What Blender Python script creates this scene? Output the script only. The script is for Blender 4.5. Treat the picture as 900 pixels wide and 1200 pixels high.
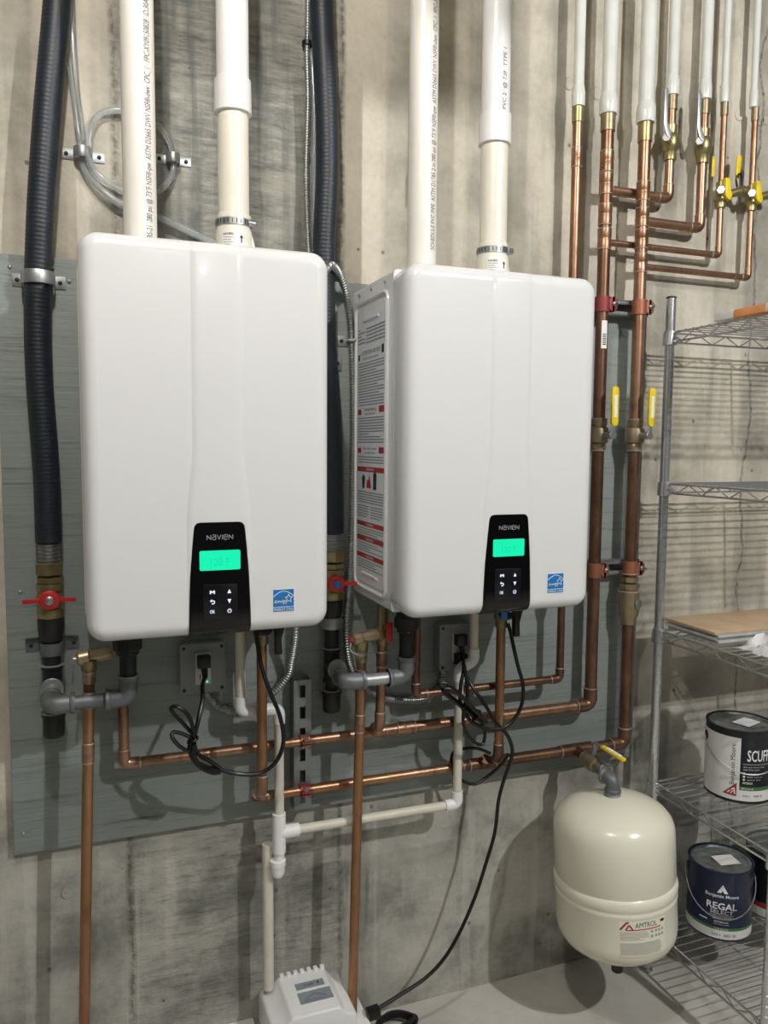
import bpy, bmesh, math, random
from mathutils import Vector, Matrix
PI = math.pi
random.seed(7)
for o in list(bpy.data.objects): bpy.data.objects.remove(o)
scene = bpy.context.scene
COL = scene.collection

# ------------------------------------------------------------------ camera
cam_d = bpy.data.cameras.new('camera'); cam = bpy.data.objects.new('camera', cam_d); COL.objects.link(cam)
yaw, pitch, roll = .3578, -.0847, .0077
fwd = Vector((math.sin(yaw)*math.cos(pitch), math.cos(yaw)*math.cos(pitch), math.sin(pitch)))
rgt = Vector((math.cos(yaw), -math.sin(yaw), 0)); upv = rgt.cross(fwd)
r2 = rgt*math.cos(roll)+upv*math.sin(roll); u2 = upv*math.cos(roll)-rgt*math.sin(roll)
M = Matrix((r2, u2, -fwd)).transposed().to_4x4(); M.translation = Vector((.0154, -1.7834, 1.4585))
cam.matrix_world = M
cam_d.sensor_fit = 'HORIZONTAL'; cam_d.sensor_width = 36; cam_d.lens = 915.2/900*36
cam_d.clip_start = .05
scene.camera = cam
# ------------------------------------------------------------------ world, lamps, exposure
w = bpy.data.worlds.new('world'); scene.world = w; w.use_nodes = True
w.node_tree.nodes['Background'].inputs[0].default_value = (.80, .86, .84, 1)
w.node_tree.nodes['Background'].inputs[1].default_value = .02
def lamp(name, loc, power, rad, col):
    l = bpy.data.lights.new(name, 'POINT'); l.energy = power; l.shadow_soft_size = rad; l.color = col
    o = bpy.data.objects.new(name, l); COL.objects.link(o); o.location = loc
lamp('ceiling_lamp_right', (1.65, -2.45, 2.88), 150, .03, (1, .992, .976))
lamp('ceiling_lamp_left', (-.05, -1.42, 2.90), 50, .03, (1, .992, .976))
lamp('fill_light_far', (.5, -4.2, 2.85), 12, .05, (1, .992, .976))  # added soft fill from the front, not a lamp of the room
vs = scene.view_settings
vs.view_transform = 'Standard'; vs.look = 'None'; vs.gamma = 1; vs.exposure = 0.15; vs.use_curve_mapping = False

# ------------------------------------------------------------------ materials
def S(r, g, b):
    f = lambda c: (c/255/12.92) if c/255 <= .04045 else ((c/255+.055)/1.055)**2.4
    return (f(r), f(g), f(b), 1)
class NT:
    def __init__(s, name, world=False):
        s.world = world; s.m = bpy.data.materials.new(name); s.m.use_nodes = True; s.t = s.m.node_tree
        s.b = s.t.nodes['Principled BSDF']; s.co = None
    def n(s, typ, **k):
        nd = s.t.nodes.new(typ)
        for a, v in k.items():
            if isinstance(a, str) and a.startswith('i_'): nd.inputs[int(a[2:])].default_value = v
            else: setattr(nd, a, v)
        return nd
    def l(s, a, b): s.t.links.new(a, b)
    def coord(s):
        if not s.co: s.co = s.n('ShaderNodeTexCoord').outputs['Object'] if not s.world else s.n('ShaderNodeNewGeometry').outputs['Position']
        return s.co
    def noise(s, scale, detail=4, rough=.55, stretch=None):
        nz = s.n('ShaderNodeTexNoise'); nz.inputs['Scale'].default_value = scale
        nz.inputs['Detail'].default_value = detail; nz.inputs['Roughness'].default_value = rough
        if stretch:
            mp = s.n('ShaderNodeMapping'); mp.inputs['Scale'].default_value = stretch
            s.l(s.coord(), mp.inputs[0]); s.l(mp.outputs[0], nz.inputs['Vector'])
        else: s.l(s.coord(), nz.inputs['Vector'])
        return nz.outputs['Fac']
    def ramp(s, fac, lo, hi, a=(0,0,0,1), b=(1,1,1,1)):
        r = s.n('ShaderNodeValToRGB'); s.l(fac, r.inputs[0]); e = r.color_ramp.elements
        if lo > hi: lo, hi, a, b = hi, lo, b, a
        e[0].position = lo; e[0].color = a; e[1].position = hi; e[1].color = b
        return r.outputs[0]
    def mix(s, fac, a, b, mode='MIX'):
        x = s.n('ShaderNodeMix', data_type='RGBA', blend_type=mode)
        for inp, v in ((x.inputs[0], fac), (x.inputs[6], a), (x.inputs[7], b)):
            if hasattr(v, 'is_output'): s.l(v, inp)
            elif inp is x.inputs[0]: inp.default_value = v
            else: inp.default_value = v
        return x.outputs[2]
    def math(s, op, a, b=0., c=None):
        x = s.n('ShaderNodeMath', operation=op)
        for i, v in enumerate((a, b) if c is None else (a, b, c)):
            if hasattr(v, 'is_output'): s.l(v, x.inputs[i])
            else: x.inputs[i].default_value = v
        return x.outputs[0]
    def bump(s, h, strength=.3, dist=.002):
        b = s.n('ShaderNodeBump'); b.inputs['Strength'].default_value = strength; b.inputs['Distance'].default_value = dist
        s.l(h, b.inputs['Height']); s.l(b.outputs[0], s.b.inputs['Normal'])
    def fin(s, col=None, rough=.5, metal=0., coat=0., spec=None, trans=0., ior=None, alpha=None):
        for key, v in (('Base Color', col), ('Roughness', rough), ('Metallic', metal), ('Coat Weight', coat),
                       ('Specular IOR Level', spec), ('Transmission Weight', trans), ('IOR', ior), ('Alpha', alpha)):
            if v is None: continue
            if hasattr(v, 'is_output'): s.l(v, s.b.inputs[key])
            else: s.b.inputs[key].default_value = v
        return s.m
MT = {}
def plain(name, col, rough=.5, metal=0., var=.12, scale=30, bump=0., **k):
    t = NT(name)
    nz = t.noise(scale, 4)
    d = tuple(c*(1-var) for c in col[:3])+(1,); u = tuple(min(1, c*(1+var)) for c in col[:3])+(1,)
    c = t.ramp(nz, .3, .7, d, u)
    if bump: t.bump(nz, bump, .001)
    MT[name] = t.fin(c, rough, metal, **k); return MT[name]

def concrete_wall():
    t = NT('concrete_wall', True)
    sp = t.n('ShaderNodeSeparateXYZ'); t.l(t.coord(), sp.inputs[0]); X, Z = sp.outputs[0], sp.outputs[2]
    big = t.noise(1.7, 6, .6); mid = t.noise(7, 7, .65); fine = t.noise(60, 5, .6)
    streak = t.noise(1, 4, .5, (9, 1, .55)); streak2 = t.noise(1, 4, .55, (20, 1, 1.4)); blot = t.noise(4.2, 6, .6)
    grain = t.noise(1, 8, .72, (11, 1, 58)); drift = t.noise(1, 3, .5, (1.2, 1, 5))
    beige = t.mix(t.ramp(big, .35, .68), S(190, 184, 169), S(210, 203, 187))
    beige = t.mix(t.math('MULTIPLY', t.ramp(streak, .46, .56), .85), beige, S(160, 156, 145))
    beige = t.mix(t.math('MULTIPLY', t.ramp(blot, .44, .78), .8), beige, S(228, 221, 205))
    beige = t.mix(t.math('MULTIPLY', t.ramp(blot, .48, .34), .45), beige, S(136, 133, 122))
    grey = t.mix(t.ramp(grain, .34, .66), S(106, 109, 105), S(180, 179, 168))
    grey = t.mix(t.math('MULTIPLY', t.ramp(streak2, .46, .60), .75), grey, S(98, 103, 101))
    grey = t.mix(t.math('MULTIPLY', t.ramp(blot, .50, .68), .7), grey, S(184, 181, 168))
    xj = t.math('ADD', X, t.math('MULTIPLY', t.math('SUBTRACT', mid, .5), .05))
    m1 = t.n('ShaderNodeMapRange'); m1.interpolation_type = 'SMOOTHSTEP'
    t.l(xj, m1.inputs[0]); m1.inputs[1].default_value = .068; m1.inputs[2].default_value = .09
    m2 = t.n('ShaderNodeMapRange'); m2.interpolation_type = 'SMOOTHSTEP'
    t.l(xj, m2.inputs[0]); m2.inputs[1].default_value = .555; m2.inputs[2].default_value = .585
    band = t.math('SUBTRACT', m1.outputs[0], m2.outputs[0])
    col = t.mix(band, beige, grey)
    # greyer below mid height: mostly light falloff put into the colour, plus blotches
    zj = t.math('ADD', Z, t.math('MULTIPLY', t.math('SUBTRACT', drift, .5), .5))
    lowm = t.n('ShaderNodeMapRange'); lowm.interpolation_type = 'SMOOTHSTEP'
    t.l(zj, lowm.inputs[0]); lowm.inputs[1].default_value = .85; lowm.inputs[2].default_value = .5
    low = t.mix(t.ramp(big, .35, .65), S(146, 146, 138), S(174, 173, 163))
    low = t.mix(t.math('MULTIPLY', t.ramp(grain, .48, .66), t.math('MULTIPLY_ADD', band, .7, .25)), low, S(100, 103, 97))
    low = t.mix(t.math('MULTIPLY', t.ramp(blot, .44, .78), .8), low, S(212, 209, 197))
    low = t.mix(t.math('MULTIPLY', t.ramp(blot, .50, .36), .75), low, S(104, 105, 98))
    low = t.mix(t.math('MULTIPLY', t.ramp(streak2, .56, .66), .35), low, S(206, 204, 194))
    col = t.mix(lowm.outputs[0], col, low)
    # seams, a wandering crack and small pits
    def seam(x0, wd, amp):
        d = t.math('ABSOLUTE', t.math('SUBTRACT', t.math('ADD', X, t.math('MULTIPLY', t.math('SUBTRACT', drift, .5), amp)), x0))
        r = t.n('ShaderNodeMapRange'); t.l(d, r.inputs[0]); r.inputs[1].default_value = 0; r.inputs[2].default_value = wd
        r.inputs[3].default_value = 1; r.inputs[4].default_value = 0
        return t.math('MULTIPLY', r.outputs[0], t.ramp(fine, .3, .6))
    sm = t.math('MAXIMUM', t.math('MAXIMUM', seam(.074, .012, .02), seam(.572, .010, .02)), seam(1.815, .006, .10))
    col = t.mix(t.math('MULTIPLY', sm, .75), col, S(84, 84, 76))
    vo = t.n('ShaderNodeTexVoronoi'); vo.inputs['Scale'].default_value = 17; t.l(t.coord(), vo.inputs['Vector'])
    pit = t.math('MULTIPLY', t.math('LESS_THAN', vo.outputs['Distance'], .085), t.math('GREATER_THAN', mid, .52))
    col = t.mix(t.math('MULTIPLY', pit, .7), col, S(92, 90, 80))
    col = t.mix(t.math('MULTIPLY', t.ramp(fine, .35, .65), .25), col, t.mix(.4, col, S(90, 90, 82)))
    h = t.math('ADD', t.math('MULTIPLY', mid, .5), t.math('ADD', t.math('MULTIPLY', fine, .35), t.math('MULTIPLY', t.math('MULTIPLY', grain, band), .8)))
    h = t.math('SUBTRACT', h, t.math('ADD', t.math('MULTIPLY', sm, .8), t.math('MULTIPLY', pit, .6)))
    h = t.math('ADD', h, t.math('MULTIPLY', blot, .9))
    t.bump(h, .85, .006)
    MT['wall'] = t.fin(col, .85, 0, spec=.25)
concrete_wall()
def concrete_floor():
    t = NT('concrete_floor', True)
    big = t.noise(3, 6, .6); mid = t.noise(18, 7, .7); fine = t.noise(120, 4)
    c = t.mix(t.ramp(big, .35, .65), S(182, 179, 170), S(202, 199, 190))
    c = t.mix(t.math('MULTIPLY', t.ramp(mid, .5, .8), .5), c, S(160, 157, 148))
    t.bump(t.math('ADD', mid, fine), .3, .002)
    MT['floor'] = t.fin(c, .7, spec=.35)
concrete_floor()
def ply():
    t = NT('painted_plywood', True)
    g = t.noise(1, 7, .65, (3.2, 1, 95)); wv = t.noise(1, 4, .6, (4, 1, 14)); big = t.noise(2.2, 4)
    c = t.mix(t.ramp(big, .3, .7), S(138, 146, 143), S(152, 159, 155))
    c = t.mix(t.math('MULTIPLY', t.ramp(g, .54, .70), .6), c, S(92, 101, 100))
    kn = t.math('MULTIPLY', t.ramp(wv, .66, .72), t.ramp(g, .5, .6))
    c = t.mix(t.math('MULTIPLY', kn, .6), c, S(66, 72, 70))
    t.bump(t.math('ADD', g, t.math('MULTIPLY', wv, .8)), .7, .003)
    MT['ply'] = t.fin(c, .55, spec=.35)
ply()
def copper(name, c1, c2, c3):
    t = NT(name)
    a = t.noise(9, 5, .6); b = t.noise(1, 5, .65, (40, 40, 12))
    c = t.mix(t.ramp(a, .36, .66), c1, c2)
    c = t.mix(t.math('MULTIPLY', t.ramp(b, .5, .72), .8), c, c3)
    r = t.n('ShaderNodeMapRange'); t.l(b, r.inputs[0]); r.inputs[3].default_value = .26; r.inputs[4].default_value = .5
    MT[name] = t.fin(c, r.outputs[0], .85)
copper('copper', S(178, 142, 116), S(144, 108, 84), S(104, 80, 64))
copper('copper_new', S(178, 136, 102), S(160, 118, 86), S(134, 98, 72))
copper('copper_dark', S(142, 108, 87), S(110, 83, 66), S(82, 64, 54))
plain('clamp_copper', S(160, 104, 80), .5, .55)
plain('clamp_red', S(140, 62, 60), .5, .3)
plain('solder', S(186, 172, 160), .5, .7)
plain('brass', S(160, 147, 106), .38, .8, .2)
plain('bronze', S(150, 137, 110), .42, .75, .2)
plain('relief_brass', S(190, 172, 142), .4, .75, .2)
plain('black_iron', S(34, 36, 38), .42, .1, .25, bump=.15)
plain('grey_iron', S(116, 120, 122), .5, .45, .2, bump=.2)
plain('bright_iron', S(170, 173, 174), .45, .6, .15)
plain('steel', S(176, 177, 177), .42, .95, .08)
plain('galvanised', S(172, 176, 176), .42, .75, .14, 60)
plain('chrome', S(214, 216, 218), .26, .88, .06)
plain('strut_grey', S(140, 145, 145), .45, .6, .12)
plain('rubber_hose', S(33, 40, 48), .48, 0, .15)
plain('black_plastic', S(16, 16, 18), .4, 0, .1)
plain('black_gloss', S(6, 6, 8), .12, 0, .02, spec=.5)
plain('pvc', S(236, 233, 225), .35, 0, .025, 12)
plain('pvc_cream', S(233, 228, 213), .38, 0, .04, 20)
plain('pvc_white', S(238, 238, 236), .32, 0, .02)
plain('pipe_small', S(214, 210, 194), .4, 0, .05)
plain('white_enamel', S(224, 225, 225), .2, 0, .008, 3, coat=.3)
plain('panel_grey', S(214, 216, 217), .35, 0, .02, 8)
plain('outlet_grey', S(140, 146, 146), .5, 0, .06)
plain('outlet_plate', S(206, 206, 200), .4)
plain('tank_paint', S(238, 235, 215), .26, 0, .015, 6, coat=.3)
plain('red', S(196, 36, 40), .4)
plain('yellow', S(232, 206, 40), .4)
plain('white_label', S(236, 236, 232), .5, 0, .02)
plain('ink', S(40, 40, 44), .6)
plain('ink_soft', S(124, 129, 135), .6)
plain('ink_faint', S(150, 150, 146), .6)
plain('keypad', S(9, 10, 16), .3)
plain('ink_pipe', S(104, 102, 102), .6)
plain('ink_red', S(160, 48, 42), .6)
plain('ink_white', S(240, 240, 240), .6)
plain('sticker_blue', S(20, 116, 186), .45)
plain('navy', S(22, 34, 66), .3, 0, .1)
plain('charcoal', S(26, 28, 34), .35, 0, .1)
plain('green_band', S(70, 110, 66), .5)
plain('can_white', S(226, 226, 222), .35, 0, .02)
plain('lid_metal', S(128, 132, 132), .5, .5, .35, 45)
plain('wood_tile', S(188, 162, 132), .5, 0, .14, 14)
plain('tile_edge', S(178, 180, 178), .5)
plain('cloth', S(226, 226, 226), .85)
plain('orange', S(244, 166, 106), .5)
plain('silver_label', S(150, 158, 166), .45, .2)
plain('room_wall', S(104, 106, 105), .85, 0, .05, 4)
plain('beam_wood', S(170, 146, 112), .75, 0, .15, 12)
def clear():
    t = NT('clear_tube'); MT['clear'] = t.fin(S(226, 231, 233), .1, 0, trans=.72, ior=1.35)
    t = NT('translucent_pipe'); nz = t.noise(10, 3)
    MT['pex'] = t.fin(t.ramp(nz, .3, .7, S(222, 224, 218), S(236, 237, 232)), .26, 0, trans=.12, ior=1.45)
    t = NT('lcd'); 
    t.b.inputs['Emission Color'].default_value = S(14, 240, 176); t.b.inputs['Emission Strength'].default_value = .9
    MT['lcd'] = t.fin(S(8, 60, 46), .3)
    t = NT('lcd_digit'); t.b.inputs['Emission Color'].default_value = S(12, 224, 164); t.b.inputs['Emission Strength'].default_value = .85
    MT['lcd_digit'] = t.fin(S(8, 50, 40), .3)
    t = NT('icon_glow'); t.b.inputs['Emission Color'].default_value = S(224, 232, 255); t.b.inputs['Emission Strength'].default_value = 1.
    MT['icon'] = t.fin(S(60, 60, 70), .4)
    t = NT('led_green'); t.b.inputs['Emission Color'].default_value = S(60, 255, 170); t.b.inputs['Emission Strength'].default_value = 1.2
    MT['led'] = t.fin(S(30, 90, 60), .4)
clear()

# ------------------------------------------------------------------ mesh building
ORG = {}
def V(*a): return Vector(a if len(a) > 1 else a[0])
def frame(axis):
    a = Vector(axis).normalized()
    h = Vector((0, 0, 1)) if abs(a.z) < .9 else Vector((1, 0, 0))
    u = a.cross(h).normalized(); v = a.cross(u).normalized()
    return a, u, v
class MB:
    def __init__(s): s.v = []; s.f = []
    def add(s, vs, fs):
        k = len(s.v); s.v += [Vector(q) for q in vs]; s.f += [tuple(i+k for i in f) for f in fs]; return s
    def box(s, x0, x1, y0, y1, z0, z1):
        return s.add([(x0,y0,z0),(x1,y0,z0),(x1,y1,z0),(x0,y1,z0),(x0,y0,z1),(x1,y0,z1),(x1,y1,z1),(x0,y1,z1)],
                     [(0,3,2,1),(4,5,6,7),(0,1,5,4),(1,2,6,5),(2,3,7,6),(3,0,4,7)])
    def obox(s, c, axes, half):
        c = Vector(c); A = [Vector(a).normalized()*h for a, h in zip(axes, half)]
        vs = [c+A[0]*i+A[1]*j+A[2]*k for k in (-1,1) for i, j in ((-1,-1),(1,-1),(1,1),(-1,1))]
        return s.add(vs, [(0,3,2,1),(4,5,6,7),(0,1,5,4),(1,2,6,5),(2,3,7,6),(3,0,4,7)])
    def tube(s, pts, r, n=14, caps=True, closed=False):
        P = [Vector(q) for q in pts]; m = len(P)
        R = r if isinstance(r, (list, tuple)) else [r]*m
        T = []
        for i in range(m):
            a = P[i-1] if (i > 0 or closed) else P[i]; b = P[(i+1) % m] if (i < m-1 or closed) else P[i]
            T.append((b-a).normalized())
        _, u, _ = frame(T[0]); vs = []
        for i in range(m):
            u = (u-T[i]*u.dot(T[i])).normalized(); w_ = T[i].cross(u)
            for k in range(n):
                a = 2*PI*k/n; vs.append(P[i]+(u*math.cos(a)+w_*math.sin(a))*R[i])
        fs = []
        for i in range(m if closed else m-1):
            j = (i+1) % m
            for k in range(n): fs.append((i*n+k, i*n+(k+1) % n, j*n+(k+1) % n, j*n+k))
        if caps and not closed:
            fs.append(tuple(range(n-1, -1, -1))); fs.append(tuple((m-1)*n+k for k in range(n)))
        return s.add(vs, fs)
    def lathe(s, o, axis, prof, n=24, a0=0., a1=None):
        a, u, v = frame(axis); o = Vector(o); vs = []; full = a1 is None
        nn = n if full else n+1
        for t, r in prof:
            for k in range(nn):
                th = a0+(2*PI if full else a1-a0)*k/n; vs.append(o+a*t+(u*math.cos(th)+v*math.sin(th))*max(r, 1e-5))
        fs = []
        for i in range(len(prof)-1):
            for k in range(nn if full else n): fs.append((i*nn+k, i*nn+(k+1) % nn, (i+1)*nn+(k+1) % nn, (i+1)*nn+k))
        if full:
            if prof[0][1] > 1e-4: fs.append(tuple(range(nn-1, -1, -1)))
            if prof[-1][1] > 1e-4: fs.append(tuple((len(prof)-1)*nn+k for k in range(nn)))
        return s.add(vs, fs)
    def prism(s, poly, vec):
        n = len(poly); vec = Vector(vec); P = [Vector(q) for q in poly]
        return s.add(P+[q+vec for q in P], [tuple(range(n-1, -1, -1)), tuple(range(n, 2*n))]+[(i, (i+1) % n, n+(i+1) % n, n+i) for i in range(n)])
    def torus(s, o, axis, R, r, n=24, m=8):
        a, u, v = frame(axis); o = Vector(o)
        return s.tube([o+(u*math.cos(2*PI*k/n)+v*math.sin(2*PI*k/n))*R for k in range(n)], r, m, closed=True)
    def mesh(s, name, mat, org, bevel=0., smooth=38, segs=2):
        me = bpy.data.meshes.new(name); me.from_pydata([q-org for q in s.v], [], s.f)
        bm = bmesh.new(); bm.from_mesh(me); bmesh.ops.recalc_face_normals(bm, faces=bm.faces)
        if bevel:
            ed = [e for e in bm.edges if len(e.link_faces) == 2 and e.calc_face_angle(0) > .6]
            bmesh.ops.bevel(bm, geom=ed, offset=bevel, segments=segs, profile=.5, affect='EDGES', clamp_overlap=True)
        bm.to_mesh(me); bm.free()
        me.shade_smooth(); me.set_sharp_from_angle(angle=math.radians(smooth))
        me.materials.append(MT[mat]); return me
    def build(s, name, mat, parent=None, bevel=0., smooth=38, label=None, segs=2):
        if parent is not None: org = ORG[parent.name]
        else:
            xs = [q.x for q in s.v]; ys = [q.y for q in s.v]; zs = [q.z for q in s.v]
            org = Vector(((min(xs)+max(xs))/2, (min(ys)+max(ys))/2, min(zs)))
        o = bpy.data.objects.new(name, s.mesh(name, mat, org, bevel, smooth, segs)); COL.objects.link(o)
        if parent is not None: o.parent = parent
        else: o.location = org
        ORG[o.name] = org.copy()
        if label: o['label'] = label
        return o
def tag(o, label, cat, group=None):
    o['label'] = label; o['category'] = cat
    if group: o['group'] = group
    return o
def thing(name, loc, label, cat, group=None):
    o = bpy.data.objects.new(name, None); COL.objects.link(o); o.location = loc; o.empty_display_size = .05
    ORG[o.name] = Vector(loc); return tag(o, label, cat, group)
def struct(o): o['kind'] = 'structure'; return o
def spline(pts, step=.006):
    P = [Vector(q) for q in pts]; P = [P[0]*2-P[1]]+P+[P[-1]*2-P[-2]]; out = []
    for i in range(1, len(P)-2):
        a, b, c, d = P[i-1:i+3]; n = max(2, int((c-b).length/step))
        for k in range(n):
            t = k/n
            out.append(.5*((2*b)+(c-a)*t+(2*a-5*b+4*c-d)*t*t+(3*b-a-3*c+d)*t**3))
    out.append(P[-2]); return out
def resample(pts, step):
    out = [pts[0]]; acc = 0
    for a, b in zip(pts, pts[1:]):
        L = (b-a).length; d = step-acc
        while d <= L: out.append(a.lerp(b, d/L)); d += step
        acc = L-(d-step)
    return out
def ribbed(pts, r0, r1, pitch, n=14):
    P = resample(spline(pts, .004), pitch/4); m = MB()
    return m.tube(P, [(r1, r1, r0, r0)[i % 4] for i in range(len(P))], n)
# text ---------------------------------------------------------------
def glyphs(s, bold=0.):
    cu = bpy.data.curves.new('t', 'FONT'); cu.body = s; cu.size = 1; cu.resolution_u = 2; cu.offset = bold
    ob = bpy.data.objects.new('t', cu); COL.objects.link(ob)
    dg = bpy.context.evaluated_depsgraph_get(); me = bpy.data.meshes.new_from_object(ob.evaluated_get(dg))
    vs = [(q.co.x, q.co.y) for q in me.vertices]; fs = [tuple(p.vertices) for p in me.polygons]
    bpy.data.objects.remove(ob); bpy.data.curves.remove(cu); bpy.data.meshes.remove(me)
    return vs, fs
def text(mb, s, w, h, fmap, bold=0., c=(0, 0)):
    vs, fs = glyphs(s, bold)
    x0 = min(q[0] for q in vs); x1 = max(q[0] for q in vs); y0 = min(q[1] for q in vs); y1 = max(q[1] for q in vs)
    return mb.add([fmap(c[0]+((x-x0)/(x1-x0)-.5)*w, c[1]+((y-y0)/(y1-y0)-.5)*h) for x, y in vs], fs)
def plane_map(o, U, Vv, n=0.):
    o = Vector(o); U = Vector(U).normalized(); W = Vector(Vv).normalized(); N = U.cross(W)
    return lambda u, v: o+U*u+W*v+N*n
def cyl_map(cx, cy, z0, R, a0):      # a0 = 0 faces -Y, positive turns towards +X
    return lambda u, v: Vector((cx+R*math.sin(a0+u/R), cy-R*math.cos(a0+u/R), z0+v))
def patch(mb, fmap, u0, u1, v0, v1, n=1):
    for i in range(n):
        a = u0+(u1-u0)*i/n; b = u0+(u1-u0)*(i+1)/n
        mb.add([fmap(a, v0), fmap(b, v0), fmap(b, v1), fmap(a, v1)], [(0, 1, 2, 3)])
    return mb
def poly2(mb, fmap, pts): return mb.add([fmap(*q) for q in pts], [tuple(range(len(pts)))])
def stroke(mb, fmap, pts, w):
    for (a, b), (c, d) in zip(pts, pts[1:]):
        L = math.hypot(c-a, d-b) or 1; nx, ny = -(d-b)/L*w/2, (c-a)/L*w/2
        mb.add([fmap(a+nx, b+ny), fmap(a-nx, b-ny), fmap(c-nx, d-ny), fmap(c+nx, d+ny)], [(0, 1, 2, 3)])
    return mb
# pipe fittings ------------------------------------------------------
def pipe(parent, a, b, r, mat, name='pipe', n=18):
    return MB().tube([a, b], r, n).build(name, mat, parent)
def ring(parent, p, axis, r, mat='solder', w_=.0014):
    a = Vector(axis).normalized(); p = Vector(p)
    return MB().lathe(p-a*w_, a, [(0, r*.9), (0, r), (w_*.6, r*1.05), (w_*1.4, r*1.05), (w_*2, r), (w_*2, r*.9)], 20).build('solder_ring' if mat == 'solder' else 'rim', mat, parent)
def coupling(parent, p, axis, r, L, mat, k=1.14, rings=True, name='coupling', rmat='solder'):
    a = Vector(axis).normalized(); p = Vector(p)
    o = MB().lathe(p-a*L/2, a, [(0, r), (0, r*k), (L*.08, r*k*1.01), (L*.42, r*k*1.01), (L*.46, r*k*.97), (L*.54, r*k*.97), (L*.58, r*k*1.01), (L*.92, r*k*1.01), (L, r*k), (L, r)], 20).build(name, mat, parent)
    if rings:
        ring(o, p-a*L/2, a, r*k*.99, rmat); ring(o, p+a*L/2, a, r*k*.99, rmat)
    return o
def elbow(parent, P, d1, d2, r, mat, k=1.14, rings=True, rmat='solder', bend=1.35, sock=1.5, bead=False):
    P = Vector(P); d1 = Vector(d1).normalized(); d2 = Vector(d2).normalized()
    R = r*bend; L = r*sock; ang = d1.angle(d2)
    pts = [P-d1*(R+L), P-d1*R*1.02]
    c = 10
    for i in range(1, c):
        t = i/c; a = P-d1*R*(1-t); b = P+d2*R*t; pts.append(a.lerp(b, t))
    pts += [P+d2*R*1.02, P+d2*(R+L)]
    rr = [r*k]*len(pts)
    m = MB().tube(pts, rr, 20)
    if bead:
        for q, d in ((P-d1*(R+L), d1), (P+d2*(R+L), -d2)):
            m.lathe(q, d, [(0, r), (0, r*k*1.14), (r*.45, r*k*1.14), (r*.6, r*k)], 20)
    o = m.build('elbow', mat, parent, smooth=50)
    if rings:
        ring(o, P-d1*(R+L), d1, r*k*.99, rmat); ring(o, P+d2*(R+L), d2, r*k*.99, rmat)
    return o
def tee(parent, P, axis, br, r, rb, mat, k=1.14, rings=True, L=None, Lb=None, bead=False, name='tee'):
    P = Vector(P); a = Vector(axis).normalized(); b = Vector(br).normalized(); L = L or r*2.6; Lb = Lb or r*2.4
    m = MB().tube([P-a*L, P+a*L], r*k, 20).tube([P, P+b*Lb], rb*k, 20)
    if bead:
        for q, d, q_r in ((P-a*L, a, r), (P+a*L, -a, r), (P+b*Lb, -b, rb)):
            m.lathe(q, d, [(0, q_r), (0, q_r*k*1.14), (q_r*.45, q_r*k*1.14), (q_r*.6, q_r*k)], 20)
    o = m.build(name, mat, parent)
    if rings:
        ring(o, P-a*L, a, r*k*.99); ring(o, P+a*L, a, r*k*.99)
        if abs(b.z) < .3: ring(o, P+b*Lb, b, rb*k*.99)
    return o
def run(parent, pts, r, mat, rings=True, **k):
    P = [Vector(q) for q in pts]
    cut = r*(k.get('bend', 1.35)+k.get('sock', 1.5)*.5)
    for i in range(len(P)-1):
        d = (P[i+1]-P[i]).normalized()
        a = P[i]+d*cut if i > 0 else P[i]; b = P[i+1]-d*cut if i < len(P)-2 else P[i+1]
        if (b-a).dot(d) > .004: pipe(parent, a, b, r, mat)
    for i in range(1, len(P)-1):
        elbow(parent, P[i], P[i]-P[i-1], P[i+1]-P[i], r, mat, rings=rings, **k)
def hexnut(parent, p, axis, R, L, mat, name='hex_nut'):
    a = Vector(axis).normalized(); p = Vector(p)
    return MB().lathe(p-a*L/2, a, [(0, R*.9), (L*.08, R), (L*.92, R), (L, R*.9)], 6).build(name, mat, parent, smooth=20)
def screw(parent, p, axis, R=.004, mat='steel', name='screw'):
    a = Vector(axis).normalized(); p = Vector(p)
    return MB().lathe(p, a, [(0, R), (R*.5, R*.95), (R*.8, R*.5), (R*.8, 0)], 10).build(name, mat, parent)

# ------------------------------------------------------------------ the setting
struct(MB().box(-3.0, 5.0, 0, .2, -.1, 3.1).build('wall_back', 'wall'))
struct(MB().box(-3.0, 5.0, -5.5, 0, -.1, 0).build('floor', 'floor'))
struct(MB().box(-3.0, 5.0, -5.5, 0, 3.0, 3.1).build('ceiling', 'room_wall'))
struct(MB().box(-3.2, -3.0, -5.5, .2, -.1, 3.1).build('wall_left', 'room_wall'))
struct(MB().box(5.0, 5.2, -5.5, .2, -.1, 3.1).build('wall_right', 'room_wall'))
struct(MB().box(-3.2, 5.2, -5.7, -5.5, -.1, 3.1).build('wall_front', 'room_wall'))
struct(MB().box(-3.0, 1.42, -1.62, -1.58, 2.67, 3.0).build('shade_beam_1', 'beam_wood'))  # unseen ceiling beam, placed to shade upper wall and pipes from the right lamp
struct(MB().box(-.4, .352, -.05, 0, 0, .072).build('baseboard_back', 'pvc_white', bevel=.003))
WB = bpy.data.objects['wall_back']
for (x, z, r) in ((1.175, 2.382, .016), (1.229, 2.39, .018), (1.26, 2.372, .017), (1.734, 2.388, .016), (1.83, 2.39, .016), (-.055, .472, .015), (1.81, 2.385, .016)):
    MB().lathe((x, .001, z), (0, -1, 0), [(0, r), (.003, r), (.004, r*.85), (.003, r*.8), (.003, 0)], 20).build('tie_hole_plug', 'wall', WB)

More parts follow.
